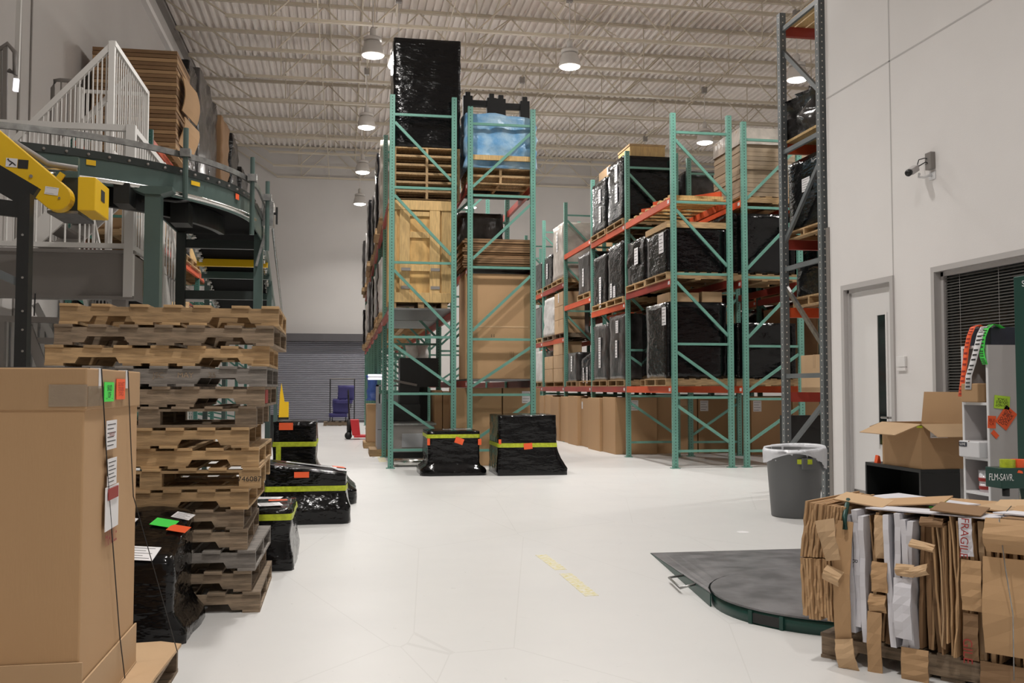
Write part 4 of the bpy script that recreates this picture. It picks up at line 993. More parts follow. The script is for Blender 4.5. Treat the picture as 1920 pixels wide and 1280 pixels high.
def string(pts, nm='string_tie'): return part(nm, MB().tube(pts, .0022, 5), 'ink', t)
s1 = [onside(188, 692), onside(200, 900), onside(222, 1190)]
string([(XB-.6, s1[0][1], bz1+.004), (XB+.012, s1[0][1], bz1+.004)]+[(XB+.0135, q[1], q[2]) for q in s1]+[(XB+.03, s1[2][1]+.03, .16)])
s2 = [onside(238, 697), onside(244, 850), onside(248, 930)]
string([(XB-.6, s2[0][1], bz1+.004), (XB+.012, s2[0][1], bz1+.004)]+[(XB+.0135, q[1], q[2]) for q in s2]+[(XB+.17, fyy+.06, .165)])
for k, q in enumerate((s1[0], s2[0])): part('edge_protector', MB().box(XB-.02, XB+.0105, q[1]-.02, q[1]+.012, bz1-.001, bz1+.003).box(XB+.0085, XB+.011, q[1]-.02, q[1]+.012, bz1-.07, bz1), 'paper', t)
# loose cardboard tray on the pallet beneath it
c0x = XB+.28
tr = thing('cardboard_tray', 'flattened tan cardboard sheet under the large carton', 'cardboard', (XB-.4, fyy, .128))
part('sheet', MB().prism([(XB-BW, nyy-.3), (XB+.12, nyy-.3), (XB+.13, fyy-.2), (XB+.15, fyy+.30), (XB+.05, fyy+.36), (XB-BW, fyy+.2)], 'z', .126, .138), 'card_l', tr)
full_pallet('pallet under the large near carton', (XB-.52, (nyy+fyy)/2+.12, 0), 0, 1.3, 1.3, 'wood_old')
# ================================================================ TRASH CAN
tx, ty_ = fl(1488, 974); R = .285; cyy = ty_+.26; cxx = at(1490, 900, cyy)[0]
rimz = at(1490, 843, cyy-.25)[1]
t = thing('trash_can', 'round grey plastic trash can with a white liner by the office wall', 'trash can', (cxx, cyy, 0))
part('bin_body', MB().lathe([(.225, 0), (.235, .01), (.262, rimz*.55), (.275, rimz*.84), (.283, rimz*.85), (.287, rimz*.97), (.295, rimz*.98), (.295, rimz), (.275, rimz), (.262, rimz*.9), (.22, .03)], 40), 'can', t, True, True)
lm = MB(); nn = 48
prof_ = [(.262, -.12), (.286, -.0), (.300, .018), (.308, -.02), (.306, -.07), (.302, -.14)]
for r_, dz in prof_:
    for k in range(nn):
        a = 2*math.pi*k/nn; wv = .010*math.sin(11*a)+.008*math.sin(23*a+1)
        drop = (1.0+.45*math.sin(a*1+.9)+.35*math.sin(2*a+2)) if dz < -.05 and r_ > .29 else 1
        lm.v.append(((r_+wv*(1 if dz < 0 else .3))*math.cos(a), (r_+wv)*math.sin(a), rimz+dz*drop+(.02*math.cos(a-.6) if dz > -.03 else 0)))
for i in range(len(prof_)-1):
    for k in range(nn): lm.f.append((i*nn+k, i*nn+(k+1) % nn, (i+1)*nn+(k+1) % nn, (i+1)*nn+k))
part('bin_liner', lm, 'bag', t, True, True)
ha = math.radians(-88)
hd = Vector((math.cos(ha), math.sin(ha), 0)); hs_ = Vector((-hd.y, hd.x, 0))
part('handle', MB().obox(hd*.295+Vector((0,0,rimz*.80)), hd*.018, hs_*.075, Vector((0,0,.055))), 'can', t, local=True, bevel=.008)
for a in (-106, -88):
    dv = Vector((math.cos(math.radians(a)), math.sin(math.radians(a)), 0)); sv = Vector((-dv.y, dv.x, 0))
    part('yellow_mark', MB().obox(dv*(.292 if a == -106 else .315)+Vector((0,0,rimz*.83)), dv*.003, sv*.024, Vector((0,0,.024))), 'tape', t, local=True)
# ================================================================ TURNTABLE AND RAMP
lx_, ly_ = fl(1345, 1112, .085)
tcx, tcy, tr_ = lx_+.74, ly_-.10, .76
t = thing('turntable_platform', 'low round dark steel turntable with green rim on the floor', 'turntable', (tcx, tcy, 0))
part('rim', MB().lathe([(tr_, 0), (tr_, .078)], 64), 'wrapgreen', t, True, True)
part('top_plate', MB().lathe([(tr_+.006, .078), (tr_+.006, .088), (.02, .088)], 64), 'plate', t, False, True)
fa = math.atan2(fl(1455, 1160, .03)[1]-tcy, fl(1455, 1160, .03)[0]-tcx)
dv = Vector((math.cos(fa), math.sin(fa), 0)); sv = Vector((-dv.y, dv.x, 0))
part('fork_pocket', MB().obox(dv*(tr_-.012)+Vector((0,0,.036)), dv*.016, sv*.085, Vector((0,0,.026))), 'ink', t, local=True)
part('pocket_frame', MB().obox(dv*(tr_-.008)+sv*.10+Vector((0,0,.038)), dv*.016, sv*.012, Vector((0,0,.036))).obox(dv*(tr_-.008)-sv*.10+Vector((0,0,.038)), dv*.016, sv*.012, Vector((0,0,.036))), 'wrapgreen', t, local=True)
r0 = fl(1220, 1037); r1 = (fl(1500, 1031)[0]+.35, r0[1]-.03)
rz_ = .084
t = thing('steel_ramp', 'dark steel wedge ramp with green side leading onto the turntable', 'ramp', ((r0[0]+r1[0])/2, r0[1]-.5, 0))
# ramp: plate rising from the far edge to the turntable, cut away round the disc
a_in = [math.radians(v) for v in range(170, 9, -10)]
cut = [(tcx+(tr_+.02)*math.cos(a), tcy+(tr_+.02)*math.sin(a)) for a in a_in]
ramp_poly = [(r0[0], r0[1])]+[(p[0], p[1]) for p in cut]+[(r1[0], r1[1])]
def rampz(y): return max(.004, min(rz_, .004+(r0[1]-y)*.078))
mb = MB(); nP = len(ramp_poly)
mb.v = [(x, y, rampz(y)) for x, y in ramp_poly]+[(x, y, 0) for x, y in ramp_poly]
# triangulate as fan strips between far edge and arc
far = [(r0[0]+(r1[0]-r0[0])*k/(len(cut)-1), r0[1]+(r1[1]-r0[1])*k/(len(cut)-1)) for k in range(len(cut))]
mb = MB()
for zt_ in (1, 0):
    for (x, y) in far: mb.v.append((x, y, rampz(y) if zt_ else 0))
    for (x, y) in cut: mb.v.append((x, y, rampz(y) if zt_ else 0))
m_ = len(cut)
for k in range(m_-1):
    mb.f.append((k, k+1, m_+k+1, m_+k)); mb.f.append((2*m_+k, 3*m_+k, 3*m_+k+1, 2*m_+k+1))
    mb.f.append((k, k+1, 2*m_+k+1, 2*m_+k)); mb.f.append((m_+k, m_+k+1, 3*m_+k+1, 3*m_+k))
mb.f.append((0, m_, 3*m_, 2*m_)); mb.f.append((m_-1, 2*m_-1, 4*m_-1, 3*m_-1))
part('ramp_plate', mb, 'plate', t)
s0 = Vector((far[0][0], far[0][1], 0)); s1_ = Vector((cut[0][0], cut[0][1], 0))
part('side_web', MB().add([(s0.x-.004, s0.y, 0), (s1_.x-.004, s1_.y, 0), (s1_.x-.004, s1_.y, rampz(s1_.y)-.008), (s0.x-.004, s0.y, .002), (s0.x+.004, s0.y, 0), (s1_.x+.004, s1_.y, 0), (s1_.x+.004, s1_.y, rampz(s1_.y)-.008), (s0.x+.004, s0.y, .002)], [(0,1,2,3),(4,7,6,5),(0,4,5,1),(1,5,6,2),(2,6,7,3),(3,7,4,0)]), 'wrapgreen', t)
sd_ = (s1_-s0).normalized(); hp = s0+sd_*(s1_-s0).length*.62; hq = s0+sd_*(s1_-s0).length*.80; outv = Vector((-abs(sd_.y), -sd_.x*1.0, 0)).normalized()
part('handle', MB().tube([hp+Vector((0,0,.05)), hp+outv*.10+Vector((0,0,.035)), hq+outv*.10+Vector((0,0,.035)), hq+Vector((0,0,.06))], .008, 8), 'galv', t, True)
single('wood_sliver', MB().box(tcx-.10, tcx+.03, tcy+.25, tcy+.262, .088, .093), 'wood_new', 'thin pale wood sliver lying on the turntable', 'wood scrap')
# ================================================================ CABINET, OPEN CARTON, BOOKSHELF
KX = 4.75
ky1, kz = atX(1622, 858, KX); ky0, _ = atX(1726, 878, KX); kz = .62
kx1 = at(1800, 880, ky0)[0]
t = thing('black_cabinet', 'low black open cabinet under the open carton', 'cabinet', ((KX+kx1)/2, (ky0+ky1)/2, 0))
part('top', MB().box(KX, kx1, ky0, ky1, kz-.03, kz), 'black', t, bevel=.003)
for (y, nm) in ((ky0, 'side_panel'), (ky1-.025, 'side_panel')): part(nm, MB().box(KX, kx1, y, y+.025, 0, kz-.03), 'black', t)
part('back_panel', MB().box(kx1-.02, kx1, ky0+.025, ky1-.025, 0, kz-.03), 'black', t)
part('shelf', MB().box(KX+.02, kx1-.02, ky0+.025, ky1-.025, .28, .30), 'black', t)
part('floor_panel', MB().box(KX+.02, kx1-.02, ky0+.025, ky1-.025, .02, .05), 'black', t)
# open carton
oy0 = ky0+.01; oy1 = atX(1657, 870, KX+.03)[0]; ox0 = KX+.02; ox1 = at(1798, 870, oy0)[0]+.05; oz1 = atX(1723, 795, ox0)[1]
t = thing('open_carton', 'open tan carton with raised flaps on the black cabinet', 'box', ((ox0+ox1)/2, (oy0+oy1)/2, kz))
e = .006
part('carton_body', MB().box(ox0, ox0+e, oy0, oy1, kz, oz1).box(ox1-e, ox1, oy0, oy1, kz, oz1).box(ox0+e, ox1-e, oy0, oy0+e, kz, oz1).box(ox0+e, ox1-e, oy1-e, oy1, kz, oz1).box(ox0+e, ox1-e, oy0+e, oy1-e, kz, kz+e), 'card', t)
def flap(p, q, out, m='card'):   # quad from edge p-q going to +out
    p, q, out = Vector(p), Vector(q), Vector(out); nrm = (q-p).cross(out).normalized()*.003
    ins = (q-p)*.03
    a, b, c_, d_ = p, q, q+out-ins, p+out+ins
    return part('flap', MB().add([a-nrm, b-nrm, c_-nrm, d_-nrm, a+nrm, b+nrm, c_+nrm, d_+nrm], [(0,1,2,3),(4,7,6,5),(0,4,5,1),(1,5,6,2),(2,6,7,3),(3,7,4,0)]), m, t)
fh = .24
flap((ox0, oy1, oz1), (ox0, oy0, oz1), (-.23, 0, -.09), 'card_l')
flap((ox0, oy0, oz1), (ox1, oy0, oz1), (.03, -.17, -.10), 'card_l')
flap((ox1, oy0, oz1), (ox1, oy1, oz1), (.02, 0, .27))
flap((ox1, oy1, oz1), (ox0, oy1, oz1), (-.02, .20, -.05), 'card_l')
sticker('carton_label', (ox0+.16, oy0, oz1-.06), (1,0,0), (0,0,1), .16, .11, 'paper', t, bars=4)
part('yellow_tab', MB().box(ox0-.03, ox0+.01, oy0-.004, oy0+.02, oz1-.03, oz1-.012), 'tape', t)
single('red_scrap', MB().prism([(KX+.02, kz), (KX+.06, kz), (KX+.05, kz+.06), (KX+.035, kz+.07)], 'y', ky1-.17, ky1-.12), 'st_orange', 'small red scrap of paper on the cabinet beside the open carton', 'paper scrap')
# bookshelf
HX = 4.62
hy1, hz1 = atX(1802, 645, HX); hy0, _ = atX(1851, 643, HX); hz1 = atX(1851, 646, HX)[1]
hx1 = HX+.42
t = thing('bookshelf', 'narrow white laminate bookshelf with stickers on its side', 'bookshelf', ((HX+hx1)/2, (hy0+hy1)/2, 0))
part('side_panel', MB().box(HX, hx1, hy0, hy0+.02, 0, hz1), 'laminate', t)
part('side_panel', MB().box(HX, hx1, hy1-.02, hy1, 0, hz1), 'laminate', t)
part('edge_strip', MB().box(HX-.002, HX+.004, hy0-.001, hy0+.021, 0, hz1).box(HX-.002, HX+.004, hy1-.021, hy1+.001, 0, hz1), 'white', t)
part('back_panel', MB().box(hx1-.01, hx1, hy0+.02, hy1-.02, 0, hz1), 'laminate', t)
zsh = [hz1-.02, atX(1830, 754, HX)[1]-.02, atX(1830, 857, HX)[1]-.02, atX(1828, 921, HX)[1]-.02, .08]
for z in zsh: part('shelf', MB().box(HX, hx1-.01, hy0+.02, hy1-.02, z, z+.02), 'white', t)
def pside(px_, py_): x, z = at(px_, py_, hy0); return (x, hy0-.001, z)
k_ = pside(1878, 754); sticker('lime_sticker', k_, (-1,0,.10), (-.10,0,-1), .125, .095, 'st_lime', t, lines='DO NOT\nDOUBLE\nSTACK', size=.026)
k_ = pside(1886, 783); sticker('orange_sticker', k_, (.62,0,.78), (-.78,0,.62), .15, .11, 'st_orange', t, lines='DO NOT\nDOUBLE\nSTACK', size=.032, ink='ink')
k_ = pside(1859, 791); sticker('orange_sticker', k_, (1,0,-.05), (.05,0,1), .065, .09, 'st_orange', t, lines='BLE\nCK', size=.03, ink='ink_red')
k_ = pside(1865, 814); sticker('torn_sticker', k_, (.7,0,.7), (-.7,0,.7), .035, .06, 'st_orange', t)
# things on the bookshelf
b0 = at(1858, 640, hy0+.02)[0]
single('navy_box', MB().box(HX+.04, hx1+.1, hy0+.015, hy1-.03, hz1, atX(1851, 612, HX)[1]), 'navy', 'dark navy box on top of the bookshelf', 'box', bevel=.004)
def ribbon(nm, label, m, pts, wd, prints=True):
    pts = [Vector(p) for p in pts]; mb = MB(); wv = Vector((0, wd/2, 0)); 
    for i, p in enumerate(pts):
        mb.v += [tuple(p-wv), tuple(p+wv)]
    for i in range(len(pts)-1): mb.f.append((2*i, 2*i+1, 2*i+3, 2*i+2))
    c = centre(mb); o = link(nm, mb.mesh(nm, m, True, c), None, c)
    md = o.modifiers.new('thickness', 'SOLIDIFY'); md.thickness = .002
    tag(o, label, 'label strip')
    if prints:
        pm = MB()
        for i in range(1, len(pts)-1):
            a, b = pts[i], pts[i+1]
            for k in range(3):
                c_ = a+(b-a)*(.2+.3*k); d_ = (b-a)
                nrm = Vector((0,1,0)).cross(d_).normalized()
                if nrm.x > 0: nrm = -nrm
                pm.obox(c_+nrm*.003, d_*.05, Vector((0, wd*.32, 0)), nrm*.0006)
        part('print', pm, 'ink' if m != 'st_orange' else 'ink_red', o)['kind'] = 'stuff'
    return o
zt_ = atX(1851, 612, HX)[1]
def P(px_, py_, X): y, z = atX(px_, py_, X); return (X, y, z)
ribbon('label_strip', 'fluorescent orange strip of printed labels hanging over the bookshelf', 'st_orange', [P(1846, 616, HX+.06), P(1834, 609, HX+.02), P(1824, 613, HX-.005), P(1817, 630, HX-.015), P(1812, 655, HX-.02), P(1808, 690, HX-.02), P(1804, 720, HX-.022), P(1801, 743, HX-.025)], .06)
ribbon('label_strip', 'white strip of printed labels hanging over the bookshelf', 'paper', [P(1856, 614, HX+.05), P(1845, 612, HX+.0), P(1838, 625, HX-.02), P(1832, 650, HX-.028), P(1824, 680, HX-.03), P(1816, 705, HX-.032), P(1815, 730, HX-.035)], .075)
ribbon('label_strip', 'fluorescent green strip of printed labels curling over the bookshelf', 'st_green', [P(1880, 615, HX+.12), P(1870, 609, HX+.08), P(1858, 608, HX+.02), P(1849, 616, HX-.01), P(1843, 632, HX-.02), P(1840, 655, HX-.022), P(1842, 670, HX-.02), P(1847, 683, HX-.018)], .06)
c_ = carton('small tan carton on the top shelf of the bookshelf', HX-.03, HX+.28, hy0+.08, hy1-.03, zsh[1]+.02, zsh[1]+.16, 'card', tape=False)
single('white_folder', MB().box(HX+.03, HX+.3, hy0+.03, hy0+.06, zsh[1]+.02, zsh[1]+.22), 'white', 'white folder upright beside the small carton on the bookshelf', 'folder')
c_ = carton('white carton with a blue label on the middle shelf', HX-.06, HX+.28, hy0+.035, hy1-.03, zsh[2]+.02, zsh[2]+.14, 'carton_w', tape=False, name='white_carton')
sticker('blue_label', (HX-.06, hy0+.22, zsh[2]+.115), (0,-1,0), (0,0,1), .09, .032, 'navy', c_, lines='ULINE', size=.026, ink='ink_white')
sticker('blue_label', (HX+.1, hy0+.035, zsh[2]+.08), (1,0,0), (0,0,1), .16, .05, 'navy', c_)
tbx, tbz = at(1828, 905, hy0+.1)
t = thing('plastic_tub', 'clear tub of pink labels on the lowest bookshelf shelf', 'tub', (HX+.07, hy0+.13, zsh[3]+.02))
part('tub_body', MB().lathe([(.05, 0), (.058, .16), (.06, .16), (.052, .0)], 20), 'bag', t, True, True)
part('label_roll', MB().lathe([(.053, .0), (.056, .06)], 20).lathe([(.056, .065), (.059, .12)], 20), 'fork', t, True, True)
part('pink_print', MB().lathe([(.0585, .02), (.0595, .045)], 20, cap=False).lathe([(.0605, .08), (.0615, .105)], 20, cap=False), 'ink_red', t, True, True)
# ================================================================ STRETCH WRAPPING MACHINE
myy = 5.75
mx0_ = at(1904, 700, myy+.2)[0]
t = thing('stretch_wrapper_mast', 'dark green mast of the stretch wrapping machine at the right edge', 'machine', (mx0_+.12, myy+.1, 0))
part('mast', MB().box(mx0_, mx0_+.26, myy, myy+.2, 0, at(1912, 512, myy)[1]), 'wrapgreen', t, bevel=.006)
for a, b in ((517, 522), (541, 547)):
    part('white_stripe', MB().box(mx0_-.001, mx0_+.2, myy-.003, myy, at(1912, b, myy)[1], at(1912, a, myy)[1]), 'ink_white', t)
text('S', .055, (at(1916, 531, myy)[0]+.008, myy-.0015, at(1916, 532, myy)[1]), (1,0,0), (0,0,1), 'ink_white', t)
qx0 = at(1847, 878, myy)[0]; qz1 = at(1880, 878, myy-.16)[1]; qx1, qz0 = at(1935, 915, myy-.16)
part('mast_base', MB().box(mx0_-.10, mx0_+.5, myy-.1, myy+.5, 0, .20), 'wrapgreen', t, bevel=.01)
t = thing('film_carriage', 'green film carriage box with white lettering on the wrapping machine', 'machine', ((qx0+qx1)/2, myy-.1, qz0))
part('carriage_box', MB().box(qx0, qx1+.15, myy-.16, myy+.0, qz0, qz1), 'wrapgreen', t, bevel=.005)
text('FLM-SAVR.', .062, ((at(1878, 895, myy-.165)[0]), myy-.162, at(1878, 895, myy-.165)[1]), (1,0,-.04), (.04,0,1), 'ink_white', t, sx=.62)
part('logo_mark', MB().prism([(qx0+.11, qz1-.028), (qx0+.15, qz1-.034), (qx0+.145, qz1-.018), (qx0+.12, qz1-.012)], 'y', myy-.164, myy-.160), 'st_orange', t)
part('knob', MB().tube([(qx0+.05, myy-.13, qz0), (qx0+.05, myy-.13, qz0-.05)], .022, 12), 'rubber', t, True)
part('roller', MB().tube([(qx0+.22, myy-.08, qz0), (qx0+.22, myy-.08, .35)], .03, 14), 'chrome', t, True)
for k, (px_, m) in enumerate(((1893, 'tape'), (1914, 'st_orange'))):
    x, _ = at(px_, 870, myy-.1)
    tg = MB().lathe([(.022, 0), (.047, 0), (.047, .05), (.022, .05), (.022, 0)], 24, (x, myy-.08, qz1), cap=False)
    o = single('tape_roll', tg, m, ['roll of lime yellow tape standing on the film carriage', 'roll of orange tape standing on the film carriage'][k], 'tape', smooth=False)
# ================================================================ CARDBOARD BALE
# built square to the axes with its visible face along X, then turned as one thing to where it stands
BA = math.radians(-52); AX, AY = 2.215, 4.50
FD = Vector((math.cos(BA), math.sin(BA)))
BX0, BY0, BY1 = 0.0, 0.0, .74
def face(px, py, dep=0.0):
    """pixel -> (distance along the visible face, height), dep = how far in front of the face"""
    r = ray(px, py); nx, ny = FD.y, -FD.x
    ox, oy = AX+nx*dep, AY+ny*dep
    # solve r*t = o + FD*u
    det = r[0]*(-FD.y)+FD.x*r[1]
    t = (ox*(-FD.y)+FD.x*oy)/det; u = (r[0]*oy-r[1]*ox)/det
    return ((r[0]*t-ox)*FD.x+(r[1]*t-oy)*FD.y), r[2]*t+CH
bp_ = full_pallet('dark wooden pallet under the cardboard bale', (AX, AY, 0), BA, 1.22, .72, 'wood_old')
off_ = FD*.68+Vector((-FD.y, FD.x))*.405; bp_.location = (AX+off_.x, AY+off_.y, 0)
B = thing('cardboard_bale', 'bale of crushed upright cardboard sheets on a pallet beside the turntable', 'cardboard', (0, 0, .12))
rnd = random.Random(5)
def sheet(x, th, y0, y1, z0, z1, m, lean=0.0, bow=0.0, seed=0, nm='cardboard_sheet'):
    """upright sheet, edge to the viewer: thin in x, long in depth"""
    mb = MB(); nz, ny = 9, 4
    for side in (0, 1):
        for i in range(nz+1):
            t_ = i/nz
            for j in range(ny+1):
                s_ = j/ny; zz = z0+(z1-z0)*t_
                yy = y0+(y1-y0)*s_+(.016*noise.noise(Vector((seed*1.7, t_*5, 1))) if j == 0 else 0)
                xx = x+lean*(t_-.5)+bow*math.sin(math.pi*t_)+.004*noise.noise(Vector((seed*3.1, t_*3, s_*2)))
                mb.v.append((xx+th*side, yy, zz))
    a = (nz+1)*(ny+1)
    for i in range(nz):
        for j in range(ny):
            p = i*(ny+1)+j; mb.f.append((p, p+1, p+ny+2, p+ny+1)); mb.f.append((a+p, a+p+ny+1, a+p+ny+2, a+p+1))
    for i in range(nz):
        for j in (0, ny):
            p = i*(ny+1)+j; mb.f.append((p, p+ny+1, a+p+ny+1, a+p))
    for j in range(ny):
        for i in (0, nz):
            p = i*(ny+1)+j; mb.f.append((p, p+1, a+p+1, a+p))
    return part(nm, mb, m, B, False)
# protruding bundle at the far end of the face, in two tiers
u0 = face(1503, 1000, .10)[0]; u1 = face(1566, 1000, .10)[0]
zlo = face(1530, 1160, .10)[1]; zmid = face(1530, 1047, .1)[1]; zhi = face(1520, 940, .1)[1]
nb = 13
for k in range(nb):
    x = u0+(u1-u0)*k/nb; th = (u1-u0)/nb*.85
    sheet(x+.010, th, -.11+.006*k+rnd.uniform(-.006, .006), .5, zmid+.002, zhi-.002*k+rnd.uniform(-.004, .004), 'card', lean=.03, seed=k)
    sheet(x, th, -.115+.006*k+rnd.uniform(-.008, .008), .5, zlo+rnd.uniform(-.012, .012), zmid-.002+rnd.uniform(-.004, .0), 'card', lean=-.01, seed=k+20)
x = u1+.01; i = 0
w1a, w1b = face(1594, 1050)[0], face(1630, 1050)[0]
w2a, w2b = face(1667, 1050)[0], face(1715, 1050)[0]
fl_a = face(1757, 1050)[0]; fl_b = face(1800, 1050)[0]
END = face(1905, 1050)[0]+.12
while x < END:
    white = w1a-.004 < x < w1b-.012 or w2a-.004 < x < w2b-.02
    if white: th = .026
    elif fl_a < x < fl_b: th = rnd.choice((.005, .007, .009))
    else: th = rnd.choice((.006, .010, .016, .024))
    m = 'bale_w' if white else rnd.choice(('card', 'card', 'card_d', 'card_l', 'card'))
    y0 = rnd.uniform(-.01, .05) if not white else -.035
    if fl_a < x < fl_b: y0 = rnd.uniform(-.03, -.005)
    zt = .725+rnd.uniform(-.04, .012); zb = .125+(rnd.uniform(0, .07) if rnd.random() < .4 else 0)
    sheet(x, th, y0, BY1+rnd.uniform(-.1, .06), zb, zt, m, rnd.uniform(-.035, .035), rnd.uniform(-.012, .016), i)
    x += th+rnd.uniform(.001, .008); i += 1
# broad faces and folded flaps on the visible face
def panel(cx, cz, y, wd, ht, m, rot=0, curl=.02, n=7, twist=0.0):
    mb = MB()
    for sd in (0, 1):
        for i in range(n+1):
            t_ = i/n-.5
            for s_ in (-.5, 0, .5):
                px_ = s_*wd; pz_ = t_*ht; c, s = math.cos(rot), math.sin(rot)
                yy = y-curl*math.cos(math.pi*t_)+sd*.006+twist*s_*t_+.014*noise.noise(Vector((cx*9, i*.7, s_*2)))
                mb.v.append((cx+px_*c-pz_*s, yy, cz+px_*s+pz_*c))
    a = 3*(n+1)
    for i in range(n):
        for q in (0, 1):
            p = 3*i+q; mb.f += [(p, p+1, p+4, p+3), (a+p, a+p+3, a+p+4, a+p+1)]
        p = 3*i; mb.f += [(p, p+3, a+p+3, a+p), (p+2, a+p+2, a+p+5, p+5)]
    for q in (0, 1): mb.f += [(q, a+q, a+q+1, q+1), (3*n+q, 3*n+q+1, a+3*n+q+1, a+3*n+q)]
    return part('cardboard_flap', mb, m, B)
def pan(x0, y0, x1, y1, dep, m, **k):
    a, za = face(x0, y0, dep); b, zb = face(x1, y1, dep)
    return panel((a+b)/2, (za+zb)/2, -dep, abs(b-a), abs(za-zb), m, **k)
pan(1848, 970, 1960, 1045, .05, 'card', curl=.05)
pan(1843, 1042, 1960, 1242, .045, 'card', curl=.03)
pan(1838, 1238, 1960, 1330, .03, 'card_d', curl=.01)
pan(1802, 1048, 1842, 1148, .04, 'card', curl=.01)
pan(1806, 1148, 1836, 1240, .03, 'card_d', curl=.01)
pan(1566, 975, 1600, 1205, .05, 'card', rot=-.03, curl=.03)
pan(1570, 1195, 1606, 1262, .07, 'card_l', rot=.2, curl=.02)
pan(1538, 972, 1570, 1052, .135, 'card_l', rot=.22, curl=.01, twist=.05)
pan(1546, 1062, 1578, 1096, .12, 'card_l', rot=-.35, curl=.03)
pan(1634, 1052, 1664, 1112, .04, 'card', curl=.01)
pan(1630, 1112, 1662, 1150, .03, 'card', curl=.02)
pan(1626, 1145, 1655, 1290, .04, 'card', curl=.01)
pan(1676, 1082, 1711, 1200, .07, 'bale_w', curl=.015)
pan(1680, 1056, 1714, 1083, .065, 'card_l', curl=.02)
pan(1708, 1013, 1754, 1034, .05, 'card_l', rot=-.15, curl=.03)
pan(1710, 1058, 1742, 1082, .07, 'card_l', rot=.35, curl=.03, twist=.08)
pan(1690, 1212, 1742, 1290, .05, 'card', curl=.01)
pan(1726, 968, 1770, 990, .03, 'card_d', curl=.02)
pan(1640, 965, 1660, 1048, .02, 'card_l', rot=.03, curl=.01)
pan(1798, 970, 1824, 1044, .045, 'bale_w', rot=.05, curl=.005)
a, za = face(1808, 1008, .06); text('FRAGILE', .047, (a, -.062, za), (-.06,0,-1), (1,0,-.06), 'ink_red', B)
a, za = face(1603, 1052, .055); text('R', .035, (a, -.055, za), (0,0,-1), (1,0,0), 'ink', B)
a, za = face(1814, 1220, .05); text('GILE', .055, (a, -.05, za), (0,0,-1), (1,0,0), 'ink_red', B)
# loose sheets on the top (along the face, into the bale)
tops = [([(.02,.15),(.5,.02),(.62,.5),(.1,.7)], .722, 'card_l'), ([(.35,.05),(1.12,.0),(1.15,.72),(.45,.74)], .730, 'card'), ([(.12,.42),(.55,.25),(.68,.48),(.2,.72)], .738, 'bale_w'),
        ([(.32,-.01),(.85,-.02),(.95,.13),(.40,.17)], .737, 'bale_w'), ([(.7,.25),(1.2,.15),(1.2,.7),(.75,.74)], .745, 'card_l'), ([(.9,-.01),(1.2,-.02),(1.2,.2),(.95,.22)], .741, 'card_d'), ([(.55,.16),(.75,.12),(.78,.2),(.6,.25)], .746, 'st_green'), ([(.85,.08),(1.1,.05),(1.12,.16),(.9,.2)], .752, 'bale_w')]
for pts, z, m in tops: part('top_sheet', MB().prism(pts, 'z', z, z+.006), m, B)
for (x, y, w_, h_, rx, m) in ((.45, .22, .32, .10, .5, 'card'), (.26, .12, .22, .07, -.4, 'card_l'), (.9, .5, .3, .06, .3, 'card_l'), (.72, .06, .2, .05, -.2, 'card_d'), (1.0, .3, .25, .05, .35, 'card')):
    part('loose_flap', MB().obox((x, y, .762), (w_/2, .02, rx*.035), (-.01, .10, .008), (0, -.001, .003)), m, B)
part('green_strap', MB().tube([(u1+.0, .05, .765), (u1+.015, -.0, .745), (u1+.03, -.06, .70), (u1+.035, -.07, .64)], .012, 6), 'wrapgreen', B, True)
ws = [face(1868, 978, .1), face(1885, 1060, .1), face(1900, 1150, .1), face(1902, 1275, .1)]
part('baling_wire', MB().tube([(ws[0][0]-.05, .3, .765), (ws[0][0], -.06, .745)]+[(q[0], -.105, q[1]) for q in ws[1:]], .0025, 5), 'galv', B, True)
B.location = (AX, AY, .12); B.rotation_euler = (0, 0, BA)
# ---------------------------------------------------------------- floor marks
for k, (x0, y0, x1, y1) in enumerate(((1014, 1040, 1052, 1068), (1060, 1075, 1110, 1117))):
    a = Vector((*fl(x0, y0), 0)); b = Vector((*fl(x1, y1), 0))
    d_ = b-a; s_ = Vector((-d_.y, d_.x, 0)).normalized()*.045
    single('floor_tape', MB().prism([tuple((a+s_)[:2]), tuple((b+s_)[:2]), tuple((b-s_)[:2]), tuple((a-s_)[:2])], 'z', 0, .0015), 'floor_tape', ['worn yellow floor tape piece farther from the turntable', 'worn yellow floor tape piece nearer the turntable'][k], 'floor tape')
for k, (x0, y0) in enumerate(((692, 857), (708, 857), (700, 868), (688, 842))):   # four alike
    a = fl(x0, y0); single('floor_label', MB().box(a[0]-.10, a[0]+.10, a[1]-.07, a[1]+.07, 0, .0015), 'paper', 'small white paper label stuck on the aisle floor', 'floor label', 'paper labels on the aisle floor')
a = fl(722, 862); single('floor_tape', MB().box(a[0]-.12, a[0]+.02, a[1]-.5, a[1]+1.6, 0, .0012), 'floor_tape', 'worn yellow line on the floor at the foot of the central rack', 'floor tape')
a = fl(1393, 997); single('floor_label', MB().lathe([(.055, 0), (.055, .001)], 20, (a[0], a[1], 0)), 'paper', 'small round white spot on the floor before the trash can', 'floor label')
# ================================================================ LEFT RACK ALONG THE WALL
LX0, LX1 = -4.28, -3.02
LY = [16.1+2.62*k for k in range(7)]
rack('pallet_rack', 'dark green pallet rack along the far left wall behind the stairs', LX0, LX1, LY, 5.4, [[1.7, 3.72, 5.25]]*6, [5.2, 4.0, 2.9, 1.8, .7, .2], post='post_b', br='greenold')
def ll(label, y0, y1, z0, z1, film, group=None, jut=.04, **k):
    return load(label, LX0+.05, LX1+jut, y0, y1, z0, z1, film, group, amp=.05, **k)
